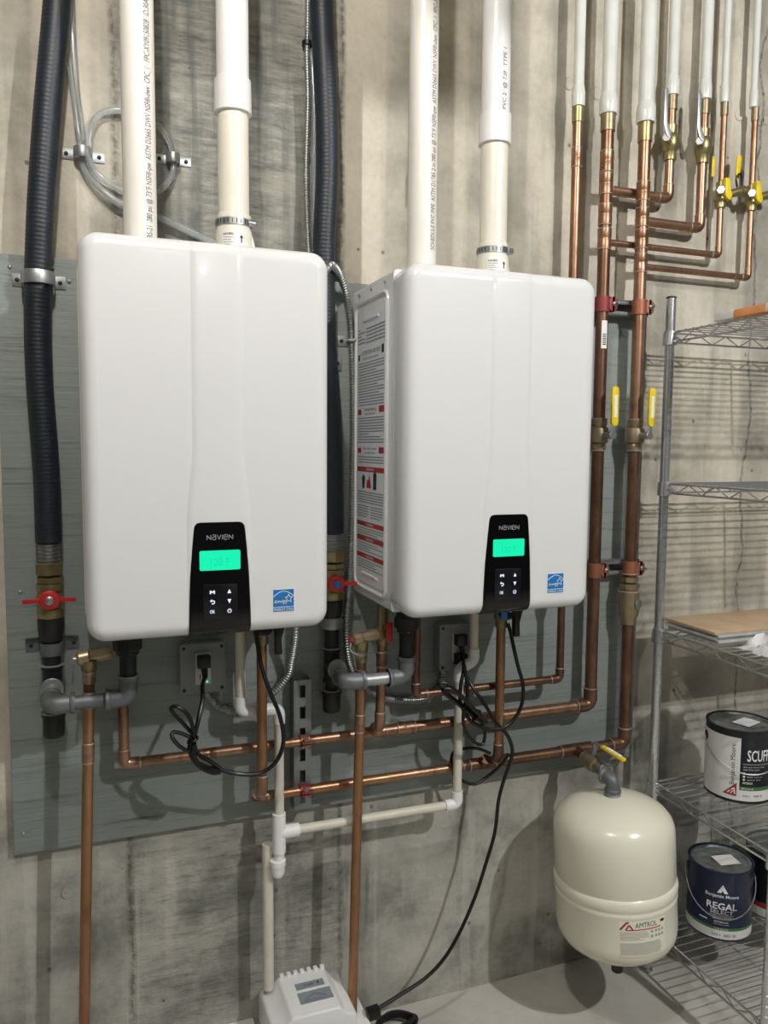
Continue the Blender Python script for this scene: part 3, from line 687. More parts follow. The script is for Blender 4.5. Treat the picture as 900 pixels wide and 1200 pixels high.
# ------------------------------------------------------------------ outlets and power cords
def outlet(x, z, wd, ht, label):
    t = thing('outlet_box', (x, -.02, z-ht/2), label, 'outlet', 'grey weatherproof outlet boxes')
    MB().box(x-wd/2+.004, x+wd/2-.004, -.058, -.0202, z-ht/2+.003, z+ht/2-.003).build('box', 'outlet_grey', t, bevel=.004)
    cv = MB().box(x-wd/2, x+wd/2, -.064, -.058, z-ht/2, z+ht/2).build('cover', 'outlet_grey', t, bevel=.004)
    for sx in (-1, 1):
        for sz in (-1, 1): screw(cv, (x+sx*(wd/2-.009), -.064, z+sz*(ht/2-.009)), (0, -1, 0), .0036, 'black_iron')
    rc = MB().box(x-.017, x+.017, -.068, -.064, z-.036, z+.036).build('receptacle', 'outlet_plate', t, bevel=.002)
    MB().box(x+.006, x+.010, -.0688, -.068, z-.031, z-.028).build('indicator_light', 'led', rc)
    m = MB()
    for dz in (-.018,):
        m.box(x-.008, x-.006, -.0685, -.0678, z+dz-.004, z+dz+.006); m.box(x+.004, x+.006, -.0685, -.0678, z+dz-.003, z+dz+.005)
    m.build('slots', 'ink', rc)
    return t
outlet(.235, .966, .100, .112, 'grey outlet box with one black plug under the left heater')
outlet(.857, .962, .100, .116, 'grey outlet box with two black plugs under the right heater')
def plug(parent, x, y, z):
    MB().box(x-.014, x+.014, y-.022, y, z-.013, z+.014).tube([(x, y-.012, z-.008), (x+.001, y-.024, z-.034)], [.0085, .0055], 10).build('plug', 'black_plastic', parent, bevel=.002)
CR = .0042
def cord(name, loc, label, paths, plugs, extra=None):
    t = thing(name, loc, label, 'cord')
    for i, pth in enumerate(paths): MB().tube(spline(pth, .008), CR if i else CR*1.1, 8).build('cord', 'black_plastic', t)
    for q in plugs: plug(t, *q)
    return t
cord1 = [(.236, -.092, .956), (0.226,-0.120,0.945), (0.222,-0.150,0.925), (0.212,-0.170,0.895), (0.201,-0.180,0.859), (0.190,-0.185,0.839), (0.197,-0.185,0.811), (0.221,-0.180,0.791), (0.251,-0.170,0.776), (0.295,-0.165,0.758), (0.339,-0.170,0.755), (0.372,-0.175,0.777), (0.389,-0.175,0.819), (0.382,-0.175,0.876), (0.361,-0.170,0.933), (0.345,-0.160,0.988), (0.336,-0.150,1.06), (.334, -.15, 1.112)]
loop1a = [(0.201,-0.180,0.859), (0.179,-0.180,0.887), (0.159,-0.185,0.913), (0.154,-0.190,0.926), (0.165,-0.195,0.930), (0.183,-0.195,0.915), (0.195,-0.190,0.889), (0.201,-0.185,0.854)]
loop1b = [(0.198,-0.180,0.853), (0.178,-0.178,0.865), (0.159,-0.180,0.872), (0.156,-0.185,0.863), (0.169,-0.190,0.845), (0.189,-0.190,0.832), (0.200,-0.188,0.844)]
loop1c = [(0.194,-0.180,0.849), (0.201,-0.175,0.825), (0.227,-0.175,0.803), (0.249,-0.180,0.785), (0.234,-0.185,0.782), (0.206,-0.190,0.799), (0.193,-0.192,0.825), (0.191,-0.190,0.850)]
loop1d = [(q[0]+.006, q[1]-.006, q[2]-.004) for q in loop1c]
c1 = cord('power_cord', (.2, -.18, .75), 'black power cord bundled in loops hanging under the left heater', [cord1, loop1a, loop1b, loop1c, loop1d], [(.235, -.068, .985)])
MB().torus((.197, -.184, .852), (.5, 0, -1), .010, .0035, 16, 6).build('twist_tie', 'black_plastic', c1)
cord2 = [(.857, -.092, .952), (0.847,-0.115,0.940), (0.836,-0.140,0.925), (0.824,-0.150,0.890), (0.823,-0.155,0.849), (0.848,-0.160,0.806), (0.898,-0.165,0.781), (0.942,-0.170,0.788), (0.973,-0.175,0.828), (0.979,-0.175,0.881), (0.966,-0.170,0.933), (0.957,-0.160,0.984), (0.955,-0.150,1.013), (.953, -.14, 1.03)]
loop2a = [(0.866,-0.160,0.815), (0.820,-0.160,0.851), (0.773,-0.165,0.889), (0.757,-0.170,0.906), (0.768,-0.175,0.912), (0.800,-0.178,0.890), (0.835,-0.175,0.854), (0.872,-0.170,0.817)]
loop2e = [(q[0]+.008, q[1]-.008, q[2]-.012) for q in loop2a]
loop2b = [(0.838,-0.140,0.938), (0.836,-0.155,0.911), (0.835,-0.165,0.872), (0.822,-0.170,0.833), (0.827,-0.170,0.791), (0.855,-0.165,0.755), (0.881,-0.160,0.746), (0.885,-0.160,0.781), (0.866,-0.160,0.815), (0.838,-0.160,0.843)]
c2 = cord('power_cord', (.85, -.16, .74), 'black power cord bundled in loops hanging under the right heater', [cord2, loop2a, loop2e, loop2b], [(.857, -.068, .983)])
MB().torus((.858, -.168, .822), (-.7, 0, .6), .012, .0035, 16, 6).build('twist_tie', 'black_plastic', c2)
cord3 = [(.858, -.092, .905), (0.862,-0.110,0.895), (0.872,-0.128,0.870), (0.897,-0.138,0.833), (0.922,-0.142,0.790), (0.952,-0.152,0.755), (0.967,-0.152,0.715), (0.961,-0.15,0.682), (0.953,-0.135,0.631), (0.943,-0.130,0.578), (0.935,-0.130,0.502), (0.913,-0.130,0.429), (0.884,-0.130,0.346), (0.845,-0.130,0.265), (0.804,-0.130,0.205), (0.754,-0.130,0.164), (0.687,-0.132,0.138), (0.621,-0.135,0.118), (.603, -.135, .112)]
loop3 = [(.849,-.052,.660), (0.851,-0.055,0.640), (0.862,-0.075,0.626), (0.891,-0.098,0.618), (0.924,-0.100,0.632), (0.950,-0.115,0.661), (0.965,-0.140,0.700)]
loop3b = [(.849,-.052,.660), (.851, -.055, .685), (.862, -.075, .703), (.895, -.104, .712), (.925, -.118, .70)]
c3 = cord('pump_power_cord', (.6, -.13, .1), 'black cord running from right outlet box down the wall to the pump', [cord3, loop3, loop3b], [(.857, -.068, .935)])
MB().obox((.614, -.135, .112), ((1, 0, .1), (0, 1, 0), (-.1, 0, 1)), (.016, .012, .012)).build('connector', 'black_plastic', c3, bevel=.003)
m = MB()
for k in range(5):
    cx, cy = .690+.006*(k % 3), -.072-.004*k; R = .040-.003*k
    m.tube([(cx+R*1.25*math.cos(2*PI*i/22)*(1+.06*k), cy+R*.9*math.sin(2*PI*i/22), .006+.008*k+.004*math.sin(2*PI*i/22*2+k)) for i in range(22)], CR, 8, closed=True)
m.build('coil', 'black_plastic', c3)

# ------------------------------------------------------------------ condensate drain (white plastic)
cd = thing('condensate_drain', (.395, -.098, .45), 'white plastic condensate drain pipes joining both heaters to the pump', 'pipe')
PR, Yc = .0108, -.098
kw = dict(rings=False, k=1.27, bend=1.3, sock=1.7)
run(cd, [(.311, Yc, 1.112), (.311, Yc, .872), (.397, Yc, .867), (.397, Yc, .60)], PR, 'pipe_small', **{**kw})
for o in list(cd.children):
    if o.name.startswith('elbow'): o.data.materials[0] = MT['pvc_white']
tee(cd, (.396, Yc, .578), (0, 0, 1), (1, 0, 0), PR, PR, 'pvc_white', k=1.42, rings=False, L=.046, Lb=.046)
pipe(cd, (.437, Yc, .578), (.822, Yc, .575), PR, 'pipe_small')
elbow(cd, (.845, Yc, .575), (1, 0, 0), (0, 0, 1), PR, 'pvc_white', **kw)
pipe(cd, (.845, Yc, .60), (.845, Yc, .892), PR, 'pipe_small')
elbow(cd, (.845, Yc, .918), (0, 0, 1), (1, 0, .35), PR, 'pvc_white', **kw)
elbow(cd, (.884, Yc, .932), (1, 0, .35), (0, 0, 1), PR, 'pvc_white', **kw)
pipe(cd, (.884, Yc, .955), (.884, Yc, 1.112), PR, 'pipe_small')
pipe(cd, (.396, Yc, .505), (.396, Yc, .54), .0125, 'pvc_white')
MB().lathe((.393, Yc, .470), (0, 0, 1), [(0, 0), (.001, .006), (.004, .011), (.010, .0145), (.018, .016), (.030, .016), (.031, .018), (.044, .018), (.045, .0125)], 22).build('trap_cup', 'pvc_white', cd)
bp = MB().tube([(.374, -.078, .195), (.374, -.078, .545)], .0128, 20).build('drop_pipe', 'pipe_small', cd)

# ------------------------------------------------------------------ copper pipework
YC = -.072
up = thing('copper_pipe_run', (.66, YC, .77), 'upper horizontal copper pipe run feeding both heaters from the left tall riser', 'pipe')
ZU = .775
run(up, [(.066, YC, .905), (.066, YC, ZU), (.60, YC, ZU)], .0112, 'copper')
MB().tube([(.066, YC, .90), (.066, YC, .93), (.067, -.10, .95)], .0112, 14).build('stub', 'copper', up)
tee(up, (.630, YC, ZU), (1, 0, 0), (0, -.5, .5), .0118, .0112, 'copper', L=.034, Lb=.026)
elbow(up, (.632, -.118, ZU+.040), (0, -.6, .8), (0, 0, 1), .0112, 'copper', bend=.9, sock=1.2)
pipe(up, (.632, -.118, ZU+.06), (.636, -.118, 1.005), .0112, 'copper')
coupling(up, (.635, -.118, .965), (0, 0, 1), .0112, .034, 'copper')
pipe(up, (.655, YC, ZU), (1.215, YC, ZU), .0138, 'copper')
coupling(up, (.715, YC, ZU), (1, 0, 0), .0138, .045, 'copper')
pipe(up, (1.215, YC, ZU), (1.225, YC, ZU), .0138, 'copper')
elbow(up, (1.247, YC, ZU), (1, 0, 0), (0, 0, 1), .0158, 'copper_dark')
pipe(up, (1.247, YC, ZU+.03), (1.247, YC, 1.455), .0158, 'copper_dark')
pipe(up, (1.247, YC, 1.525), (1.247, YC, 2.285), .0158, 'copper_dark')
for x in (.245, .47): coupling(up, (x, YC, ZU), (1, 0, 0), .0112, .03, 'copper_dark', 1.03, rings=False, name='scorched_joint')
for z in (2.175, 2.12, 2.045, 1.985): coupling(up, (1.247, YC, z), (0, 0, 1), .0158, .05, 'copper', 1.09)
MB().lathe((1.247, YC, 2.248), (0, 0, 1), [(0, .0158), (0, .0182), (.04, .0182), (.042, .0158)], 20).build('end_adapter', 'bronze', up)
tg = patch(MB(), cyl_map(1.247, YC, 1.745, .0164, -.15), -.008, .008, -.035, .035, 4).build('paper_tag', 'white_label', up)
m = MB(); f = cyl_map(1.247, YC, 1.745, .0168, -.15)
for k in range(6): patch(m, f, -.005, .005, -.026+k*.005, -.0235+k*.005, 2)
m.build('tag_print', 'ink', tg)

lo = thing('copper_pipe_run', (.85, YC, .64), 'lower horizontal copper pipe run with valved arm to the cream tank', 'pipe')
ZL = .657
u1x = .353
pipe(lo, (u1x, -.125, .735), (u1x, -.125, 1.06), .0112, 'copper_new')
elbow(lo, (u1x, -.125, .705), (0, 0, -1), (0, .6, -.8), .0112, 'copper', bend=.9, sock=1.3)
elbow(lo, (u1x-.004, YC, ZL), (0, .75, -.66), (1, 0, 0), .0112, 'copper', bend=1.1, sock=1.3)
pipe(lo, (u1x+.02, YC, ZL), (.70, YC, ZL), .0112, 'copper_new')
coupling(lo, (.465, YC, ZL), (1, 0, 0), .0112, .03, 'copper_dark', 1.03, rings=False, name='scorched_joint')
pipe(lo, (.70, YC, ZL), (.90, YC, ZL), .0112, 'copper'); coupling(lo, (.885, YC, ZL), (1, 0, 0), .0118, .03, 'copper_dark')
tee(lo, (.925, YC, ZL), (1, 0, 0), (0, -.55, .5), .0138, .0115, 'copper_dark', L=.036, Lb=.030)
elbow(lo, (.945, -.122, ZL+.042), (-.15, -.6, .7), (0, 0, 1), .0115, 'copper_dark', bend=.9, sock=1.3)
pipe(lo, (.945, -.122, ZL+.06), (.945, -.122, 1.04), .0115, 'copper_new')
pipe(lo, (.955, YC, ZL), (1.345, YC, ZL-.003), .0142, 'copper_dark')
coupling(lo, (.985, YC, ZL), (1, 0, 0), .0142, .034, 'copper_dark'); 
tee(lo, (1.205, YC, ZL-.001), (1, 0, 0), (0, -1, -.1), .0146, .0125, 'copper_dark', L=.048, Lb=.040)
elbow(lo, (1.361, YC, ZL-.003), (1, 0, 0), (0, 0, 1), .0152, 'copper_dark')
pipe(lo, (1.361, YC, ZL+.03), (1.361, YC, 1.00), .0152, 'copper_dark')
pipe(lo, (1.361, YC, 1.09), (1.361, YC, 1.455), .0152, 'copper_dark'); pipe(lo, (1.361, YC, 1.525), (1.361, YC, 2.282), .0158, 'copper')
for z in (2.115, 2.05, 1.995, 1.935): coupling(lo, (1.361, YC, z), (0, 0, 1), .0158, .046, 'copper', 1.09)
MB().lathe((1.361, YC, 2.238), (0, 0, 1), [(0, .0158), (0, .0182), (.046, .0182), (.048, .0158)], 20).build('end_adapter', 'brass', lo)
ck = MB().lathe((1.361, YC, .985), (0, 0, 1), [(0, .0158), (0, .019), (.012, .020), (.020, .0225), (.026, .026), (.078, .027), (.082, .0275), (.088, .0275), (.090, .022), (.098, .022)], 24).build('check_valve', 'bronze', lo)
MB().lathe((1.372, YC-.0245, 1.042), (.4, -1, 0), [(0, .0145), (.002, .014), (.003, 0)], 20).build('valve_badge', 'steel', ck)
for z, R in ((1.088, .0265), (1.106, .023)): hexnut(lo, (1.361, YC, z), (0, 0, 1), R, .014, 'bronze')
ring(lo, (1.361, YC, 1.122), (0, 0, 1), .021, 'solder'); ring(lo, (1.361, YC, 1.074), (0, 0, 1), .027, 'solder')
# tall riser ball valves with yellow grips
def riser_valve(parent, x, z):
    vb = MB().lathe((x, YC, z-.04), (0, 0, 1), [(0, .0158), (0, .019), (.014, .020), (.018, .0185), (.022, .0245), (.034, .0262), (.046, .0262), (.058, .0245), (.062, .0185), (.066, .021), (.082, .021), (.082, .016)], 22).build('ball_valve', 'bronze', parent)
    ring(vb, (x, YC, z-.04), (0, 0, 1), .019); ring(vb, (x, YC, z+.042), (0, 0, 1), .020)
    MB().tube([(x, YC-.016, z), (x+.003, YC-.050, z)], .0085, 12).build('stem', 'steel', vb)
    hexnut(vb, (x+.003, YC-.053, z), (.05, -1, 0), .0115, .009, 'steel', 'stem_nut')
    MB().prism([(x-.004, YC-.048, z-.010), (x+.010, YC-.048, z-.006), (x+.016, YC-.050, z+.05), (x+.004, YC-.050, z+.05)], (.001, -.003, 0)).build('lever', 'galvanised', vb, bevel=.0006)
    gp = MB().prism([(x+.010+a, YC-.055, b_) for a, b_ in rrect(-.0100, .0100, z+.022, z+.122, .0092, 5)], (0, .009, 0)).build('yellow_grip', 'yellow', vb, bevel=.002)
    MB().box(x+.0055, x+.0140, YC-.0556, YC-.0546, z+.045, z+.100).build('grip_tag', 'white_label', vb)
riser_valve(up, 1.247, 1.49); riser_valve(lo, 1.361, 1.49)
# tank arm (leaves the tee towards the camera)
ax = 1.205
vb = MB().lathe((ax, -.118, ZL-.005), (.02, -1, -.1), [(0, .0125), (0, .0155), (.012, .0155), (.014, .020), (.030, .022), (.046, .020), (.048, .0155), (.062, .0155), (.062, .0125)], 20).build('ball_valve', 'bronze', lo)
MB().tube([(ax+.002, -.146, ZL+.006), (ax+.006, -.150, ZL+.042)], .007, 10).build('stem', 'steel', vb); hexnut(vb, (ax+.006, -.150, ZL+.040), (.1, 0, 1), .012, .008, 'steel', 'stem_nut')
gp = MB().obox((ax+.014, -.212, ZL+.040), ((.12, -1, -.1), (1, .12, .0), (0, -.1, 1)), (.040, .0075, .0045)).build('yellow_grip', 'yellow', vb, bevel=.004)
MB().obox((ax+.008, -.168, ZL+.043), ((.12, -1, -.08), (1, .12, 0), (0, -.08, 1)), (.022, .006, .0018)).build('lever', 'steel', vb)
MB().obox((ax+.0145, -.214, ZL+.0447), ((.12, -1, -.1), (1, .12, .0), (0, -.1, 1)), (.024, .004, .0006)).build('grip_tag', 'white_label', vb)
TX, TY, TZ = 1.206, -.232, .588
pipe(lo, (ax+.001, -.175, ZL-.011), (TX-.004, TY+.02, ZL-.016), .0135, 'grey_iron'); coupling(lo, (ax+.006, -.196, ZL-.013), (.35, -1, -.1), .0132, .016, 'grey_iron', 1.3, True, 'coupling', 'bright_iron')
elbow(lo, (TX, TY, ZL-.018), (.3, -1, -.08), (0, 0, -1), .0150, 'grey_iron', rings=False, bead=True, k=1.18, bend=1.1, sock=.9)

rc_ = thing('copper_loop_pipe', (.93, -.09, .85), 'thin copper pipe looped beneath the right heater from corner to corner', 'pipe')
run(rc_, [(.733, -.092, 1.112), (.733, -.092, .862), (1.136, -.092, .862), (1.136, -.092, 1.07)], .0098, 'copper_dark')
MB().lathe((1.136, -.092, 1.062), (0, 0, 1), [(0, .011), (0, .0135), (.012, .0135), (.014, .017), (.03, .0175), (.05, .0175)], 18).build('union', 'bronze', rc_)

# discharge pipes from the relief valves
def discharge(x, ztop, xb, yb, zb, xin, label, red):
    t = thing('relief_pipe', (xb, yb, zb), label, 'pipe', 'copper relief discharge pipes')
    Y = -.126
    MB().tube([(x, Y, ztop), (xb, yb, zb)], .0112, 18).build('pipe', 'copper_new', t)
    d = (Vector((x, Y, ztop))-Vector((xb, yb, zb))).normalized()
    coupling(t, Vector((x, Y, ztop))-d*.012, d, .0112, .026, 'relief_brass', 1.2, False, 'adapter')
    coupling(t, Vector((x, Y, ztop))-d*.06, d, .0112, .03, 'copper_dark', 1.1); coupling(t, Vector((x, Y, ztop))-d*.17, d, .0112, .04, 'copper', 1.1)
    vb = MB().lathe((x-.024, Y, ztop+.026), (1, .12, .10), [(0, .008), (.004, .015), (.022, .016), (.026, .0125), (.05, .0145), (.066, .0145), (.068, .011), (xin-x+.01, .011)], 20).build('relief_valve', 'relief_brass', t)
    MB().lathe((x, Y, ztop-.002), (0, 0, 1), [(0, .0125), (.004, .0155), (.024, .0155)], 18).build('valve_outlet', 'brass', vb)
    MB().tube([(x-.030, Y, ztop+.026), (x-.020, Y, ztop+.026)], .0055, 10).build('test_button', 'red' if red else 'steel', vb)
    if red: MB().tube(spline([(x-.026, Y, ztop+.02), (x-.030, Y-.012, ztop+.004), (x-.010, Y-.02, ztop-.006), (x+.008, Y-.016, ztop-.004)], .006), .0025, 8).build('test_lever', 'steel', vb)
    else: MB().tube([(x-.028, Y, ztop+.018), (x-.032, Y-.002, ztop-.022)], .002, 8).build('test_lever', 'steel', vb)
discharge(.001, 1.000, -.034, -.126, .02, .06, 'long copper discharge pipe hanging below the left heater at the far left', False)

discharge(.583, .992, .564, -.126, .112, .637, 'copper discharge pipe hanging in the middle down to the white pump', True)
# red-handled service valve beside the relief valve of the right heater
sv = thing('service_valve', (.637, -.135, .99), 'brass service valve with small red handle under left corner of right heater', 'valve')
MB().lathe((.637, -.118, 1.000), (0, 0, 1), [(0, .0125), (0, .0145), (.012, .015), (.016, .0185), (.040, .0185), (.046, .014), (.112, .014)], 18).build('body', 'brass', sv)
MB().tube([(.637, -.118, 1.042), (.637, -.150, 1.046)], .007, 10).build('stem', 'brass', sv)
MB().obox((.640, -.153, 1.036), ((1, 0, 0), (0, 1, .1), (0, 0, 1)), (.008, .003, .022)).build('red_handle', 'red', sv, bevel=.002)
# isolation valve below each heater (black knob, brass body)
def iso(x, y, z, label, blue):
    t = thing('isolation_valve', (x, y, z), label, 'valve', 'isolation valves under the heaters')
    MB().lathe((x, y, z), (0, 0, 1), [(0, .0115), (0, .0148), (.018, .0150), (.022, .0185), (.045, .0185), (.050, .0150), (1.112-z, .0150)], 18).build('body', 'bronze', t)
    MB().lathe((x, y-.012, z+.040), (.1, -1, .2), [(0, .0165), (.018, .0185), (.022, .015), (.022, 0)], 18).build('knob', 'black_plastic', t)
    MB().torus((x+.003, y-.040, z+.050), (0, 1, .2), .0045, .0014, 14, 6).build('pin_ring', 'steel', t)
    hd = MB().prism([(x+.020, y-.022, z+.062), (x+.044, y-.022, z+.066), (x+.048, y-.022, z+.04), (x+.040, y-.022, z+.012), (x+.042, y-.022, z-.022), (x+.026, y-.022, z-.022), (x+.026, y-.022, z+.02)], (0, .018, 0)).build('drain_handle', 'black_plastic', t, bevel=.003)
    MB().tube([(x, y, z+.045), (x+.034, y-.014, z+.048)], .011, 12).build('drain_port', 'bronze', t)
    if blue: MB().obox((x-.012, y-.034, z+.046), ((1, 0, 0), (0, 1, 0), (0, 0, 1)), (.008, .004, .018)).build('blue_cap', 'sticker_blue', t, bevel=.002)
iso(.353, -.125, 1.026, 'brass isolation valve with black knob under the left heater', False)
iso(.945, -.122, 1.018, 'brass isolation valve with black handle under the right heater', True)

# ------------------------------------------------------------------ struts and pipe clamps
vs_ = thing('vertical_strut', (.462, -.04, .60), 'vertical slotted steel channel holding two copper pipes below the left heater', 'strut')
m = MB(); x0_, x1_ = .4415, .4825
m.box(x0_, x0_+.0025, -.058, -.0203, .604, .915); m.box(x1_-.0025, x1_, -.058, -.0203, .604, .915); m.box(x0_, x0_+.010, -.0225, -.0203, .604, .915); m.box(x1_-.010, x1_, -.0225, -.0203, .604, .915)
m.box(x0_+.0025, x0_+.0138, -.058, -.0555, .604, .915); m.box(x1_-.0138, x1_-.0025, -.058, -.0555, .604, .915)
z = .604
for k in range(6):
    zc_ = .633+k*.051; m.box(x0_+.0138, x1_-.0138, -.058, -.0555, z, zc_-.0145); z = zc_+.0145
m.box(x0_+.0138, x1_-.0138, -.058, -.0555, z, .915)
m.build('channel', 'strut_grey', vs_)
def pclamp(parent, c, axis, r, mat, base):
    """two-half pipe clamp closed round a pipe, bolt ear towards the camera"""
    c = Vector(c); a = Vector(axis).normalized(); W = .011
    o = MB().lathe(c-a*W, a, [(0, r), (0, r+.0032), (2*W, r+.0032), (2*W, r)], 22).build('clamp_band', mat, parent)
    side = Vector((0, 0, 1)) if abs(a.x) > .5 else Vector((1, 0, 0))
    e = c+Vector((0, -1, 0))*(r+.008)
    m = MB()
    for sg in (-1, 1): m.obox(e+side*.0035*sg, (a, (0, 1, 0), side), (W, .009, .0015))
    m.build('bolt_ear', mat, o, bevel=.001)
    MB().tube([e-side*.011, e+side*.011], .003, 8).lathe(e+side*.006, side, [(0, .006), (.005, .006), (.006, .004), (.006, 0)], 8).build('bolt', 'steel', o)
    MB().obox(Vector((c.x, (c.y+r+base)/2, c.z)), (a, (0, 1, 0), side), (W, max(abs(base-(c.y+r))/2, .001), .006)).build('clamp_foot', mat, o)
pclamp(vs_, (.462, YC, ZU), (1, 0, 0), .0112, 'clamp_copper', -.056); pclamp(vs_, (.462, YC, ZL), (1, 0, 0), .0112, 'clamp_red', -.056)
def hstrut(z, x0, x1, label, reds):
    t = thing('horizontal_strut', ((x0+x1)/2, -.04, z-.02), label, 'strut', 'horizontal steel channels on the plywood')
    m = MB(); m.box(x0, x1, -.0225, -.0203, z-.0205, z+.0205)
    for sg in (-1, 1):
        m.box(x0, x1, -.053, -.0225, z+sg*.019-.0016, z+sg*.019+.0016)
        m.box(x0, x1, -.053, -.0502, z+sg*.0145-.0052, z+sg*.0145+.0052); m.box(x0, x1, -.0502, -.043, z+sg*.0105-.0012, z+sg*.0105+.0012)
    m.build('channel', 'strut_grey', t, bevel=.0004)
    for i, x in enumerate((1.247, 1.361)):
        c = Vector((x, YC, z)); r = .0160; mat = 'clamp_red' if reds and i == 0 else 'clamp_copper'
        o = MB().lathe(c-Vector((0, 0, .019)), (0, 0, 1), [(0, r), (0, r+.0034), (.038, r+.0034), (.038, r)], 24).build('clamp_band', mat, t)
        m = MB()
        for sg in (-1, 1): m.prism([(x+r+a, YC-.010+sg*.004, b_) for a, b_ in rrect(-.006, .019, z-.019, z+.019, .014, 4)], (0, .002*sg, 0))
        m.build('bolt_ear', mat, o, bevel=.0006)
        MB().tube([(x+r+.009, YC-.034, z+.001), (x+r+.009, YC+.006, z+.001)], .003, 8).lathe((x+r+.009, YC-.016, z+.001), (0, -1, 0), [(0, .007), (.004, .007), (.006, .005), (.006, 0)], 10).build('bolt', 'steel', o)
hstrut(1.822, 1.195, 1.405, 'upper horizontal steel channel with red and copper clamps on two risers', True)
hstrut(1.137, 1.195, 1.405, 'lower horizontal steel channel with copper clamps on two risers', False)

# ------------------------------------------------------------------ branch pipes and white plastic pipes at upper right
def pex(x, y, zb, r, label):
    t = thing('plastic_pipe', (x, y, zb), label, 'pipe', 'white plastic pipes rising to the ceiling')
    MB().tube([(x, y, zb+.001), (x, y, 3.0)], r, 22).build('pipe', 'pex', t)
    MB().lathe((x, y, zb), (0, 0, 1), [(0, r*.8), (0, r*1.18), (.004, r*1.24), (.030, r*1.28), (.044, r*1.14), (.052, r)], 22).build('sleeve', 'pex', t)
YB = -.040
names = ['first', 'second', 'third', 'fourth', 'fifth', 'sixth', 'seventh']
for i, (x, y, z, r) in enumerate([(1.166, -.06, 2.300, .0132), (1.247, YC, 2.289, .0180), (1.361, YC, 2.285, .0190), (1.468, YB, 2.382, .0140), (1.576, YB, 2.388, .0138), (1.642, YB, 2.392, .0092), (1.744, YB, 2.394, .0092)]):
    pex(x, y, z, r, '%s white plastic pipe from the left in the row above the copper pipes' % names[i])
s1 = thing('copper_riser', (1.166, -.06, 1.5), 'single copper pipe rising behind the top right corner of the right heater', 'pipe')
pipe(s1, (1.166, -.06, 1.10), (1.166, -.06, 2.302), .0122, 'copper')
MB().lathe((1.166, -.06, 2.262), (0, 0, 1), [(0, .0122), (0, .0145), (.036, .0145), (.038, .0122)], 18).build('end_adapter', 'brass', s1)
coupling(s1, (1.166, -.06, 2.178), (0, 0, 1), .0122, .046, 'copper', 1.1)
def branch(xs, xe, zh, zt, r, label, mat='copper'):
    t = thing('copper_branch', (xe, YB, zh), label, 'pipe')
    run(t, [(xs, YC+.012, zh), (xs+.022, YB, zh), (xe, YB, zh), (xe, YB, zt)], r, mat, rings=True, bend=1.0, sock=.9) if False else None
    run(t, [(xs+.02, YB, zh), (xe, YB, zh), (xe, YB, zt)], r, mat)
    MB().tube([(xs, YC, zh), (xs+.012, YB-.008, zh), (xs+.034, YB, zh)], r*1.14, 16).build('branch_tee', mat, t)
    ring(t, (xs+.036, YB, zh), (1, 0, 0), r*1.14)
    return t
def lever_valve(t, x, z, r):
    vb = MB().lathe((x, YB, z-.045), (0, 0, 1), [(0, r), (0, r*1.35), (.018, r*1.4), (.022, r*1.2), (.028, r*1.7), (.040, r*1.85), (.054, r*1.85), (.064, r*1.6), (.068, r*1.25), (.088, r*1.35), (.09, r)], 20).build('ball_valve', 'brass', t)
    MB().tube([(x-.012, YB-.008, z+.002), (x-.030, YB-.022, z+.002)], .0085, 12).build('stem', 'steel', vb); hexnut(vb, (x-.030, YB-.022, z+.002), (-1, -.8, 0), .0115, .009, 'steel', 'stem_nut')
    MB().prism([(x-.026, YB-.028, z-.006), (x-.038, YB-.026, z+.010), (x-.046, YB-.026, z+.035), (x-.046, YB-.026, z+.118), (x-.040, YB-.026, z+.126), (x-.034, YB-.026, z+.118), (x-.034, YB-.026, z+.040), (x-.022, YB-.028, z+.012)], (-.0012, -.003, 0)).build('lever', 'bright_iron', vb, bevel=.0006)
b1 = branch(1.247, 1.468, 2.119, 2.384, .0122, 'topmost copper branch ending in a steel-lever valve under the fourth plastic pipe', 'copper')
lever_valve(b1, 1.468, 2.262, .0122)
b2 = branch(1.361, 1.576, 2.053, 2.390, .0122, 'second copper branch ending in a steel-lever valve under the fifth plastic pipe', 'copper')
lever_valve(b2, 1.576, 2.268, .0122)
for t, x, z in ((b1, 1.468, 2.345), (b2, 1.576, 2.35)): MB().lathe((x, YB, z), (0, 0, 1), [(0, .0122), (0, .0145), (.036, .0145), (.038, .0122)], 18).build('end_adapter', 'bronze', t)
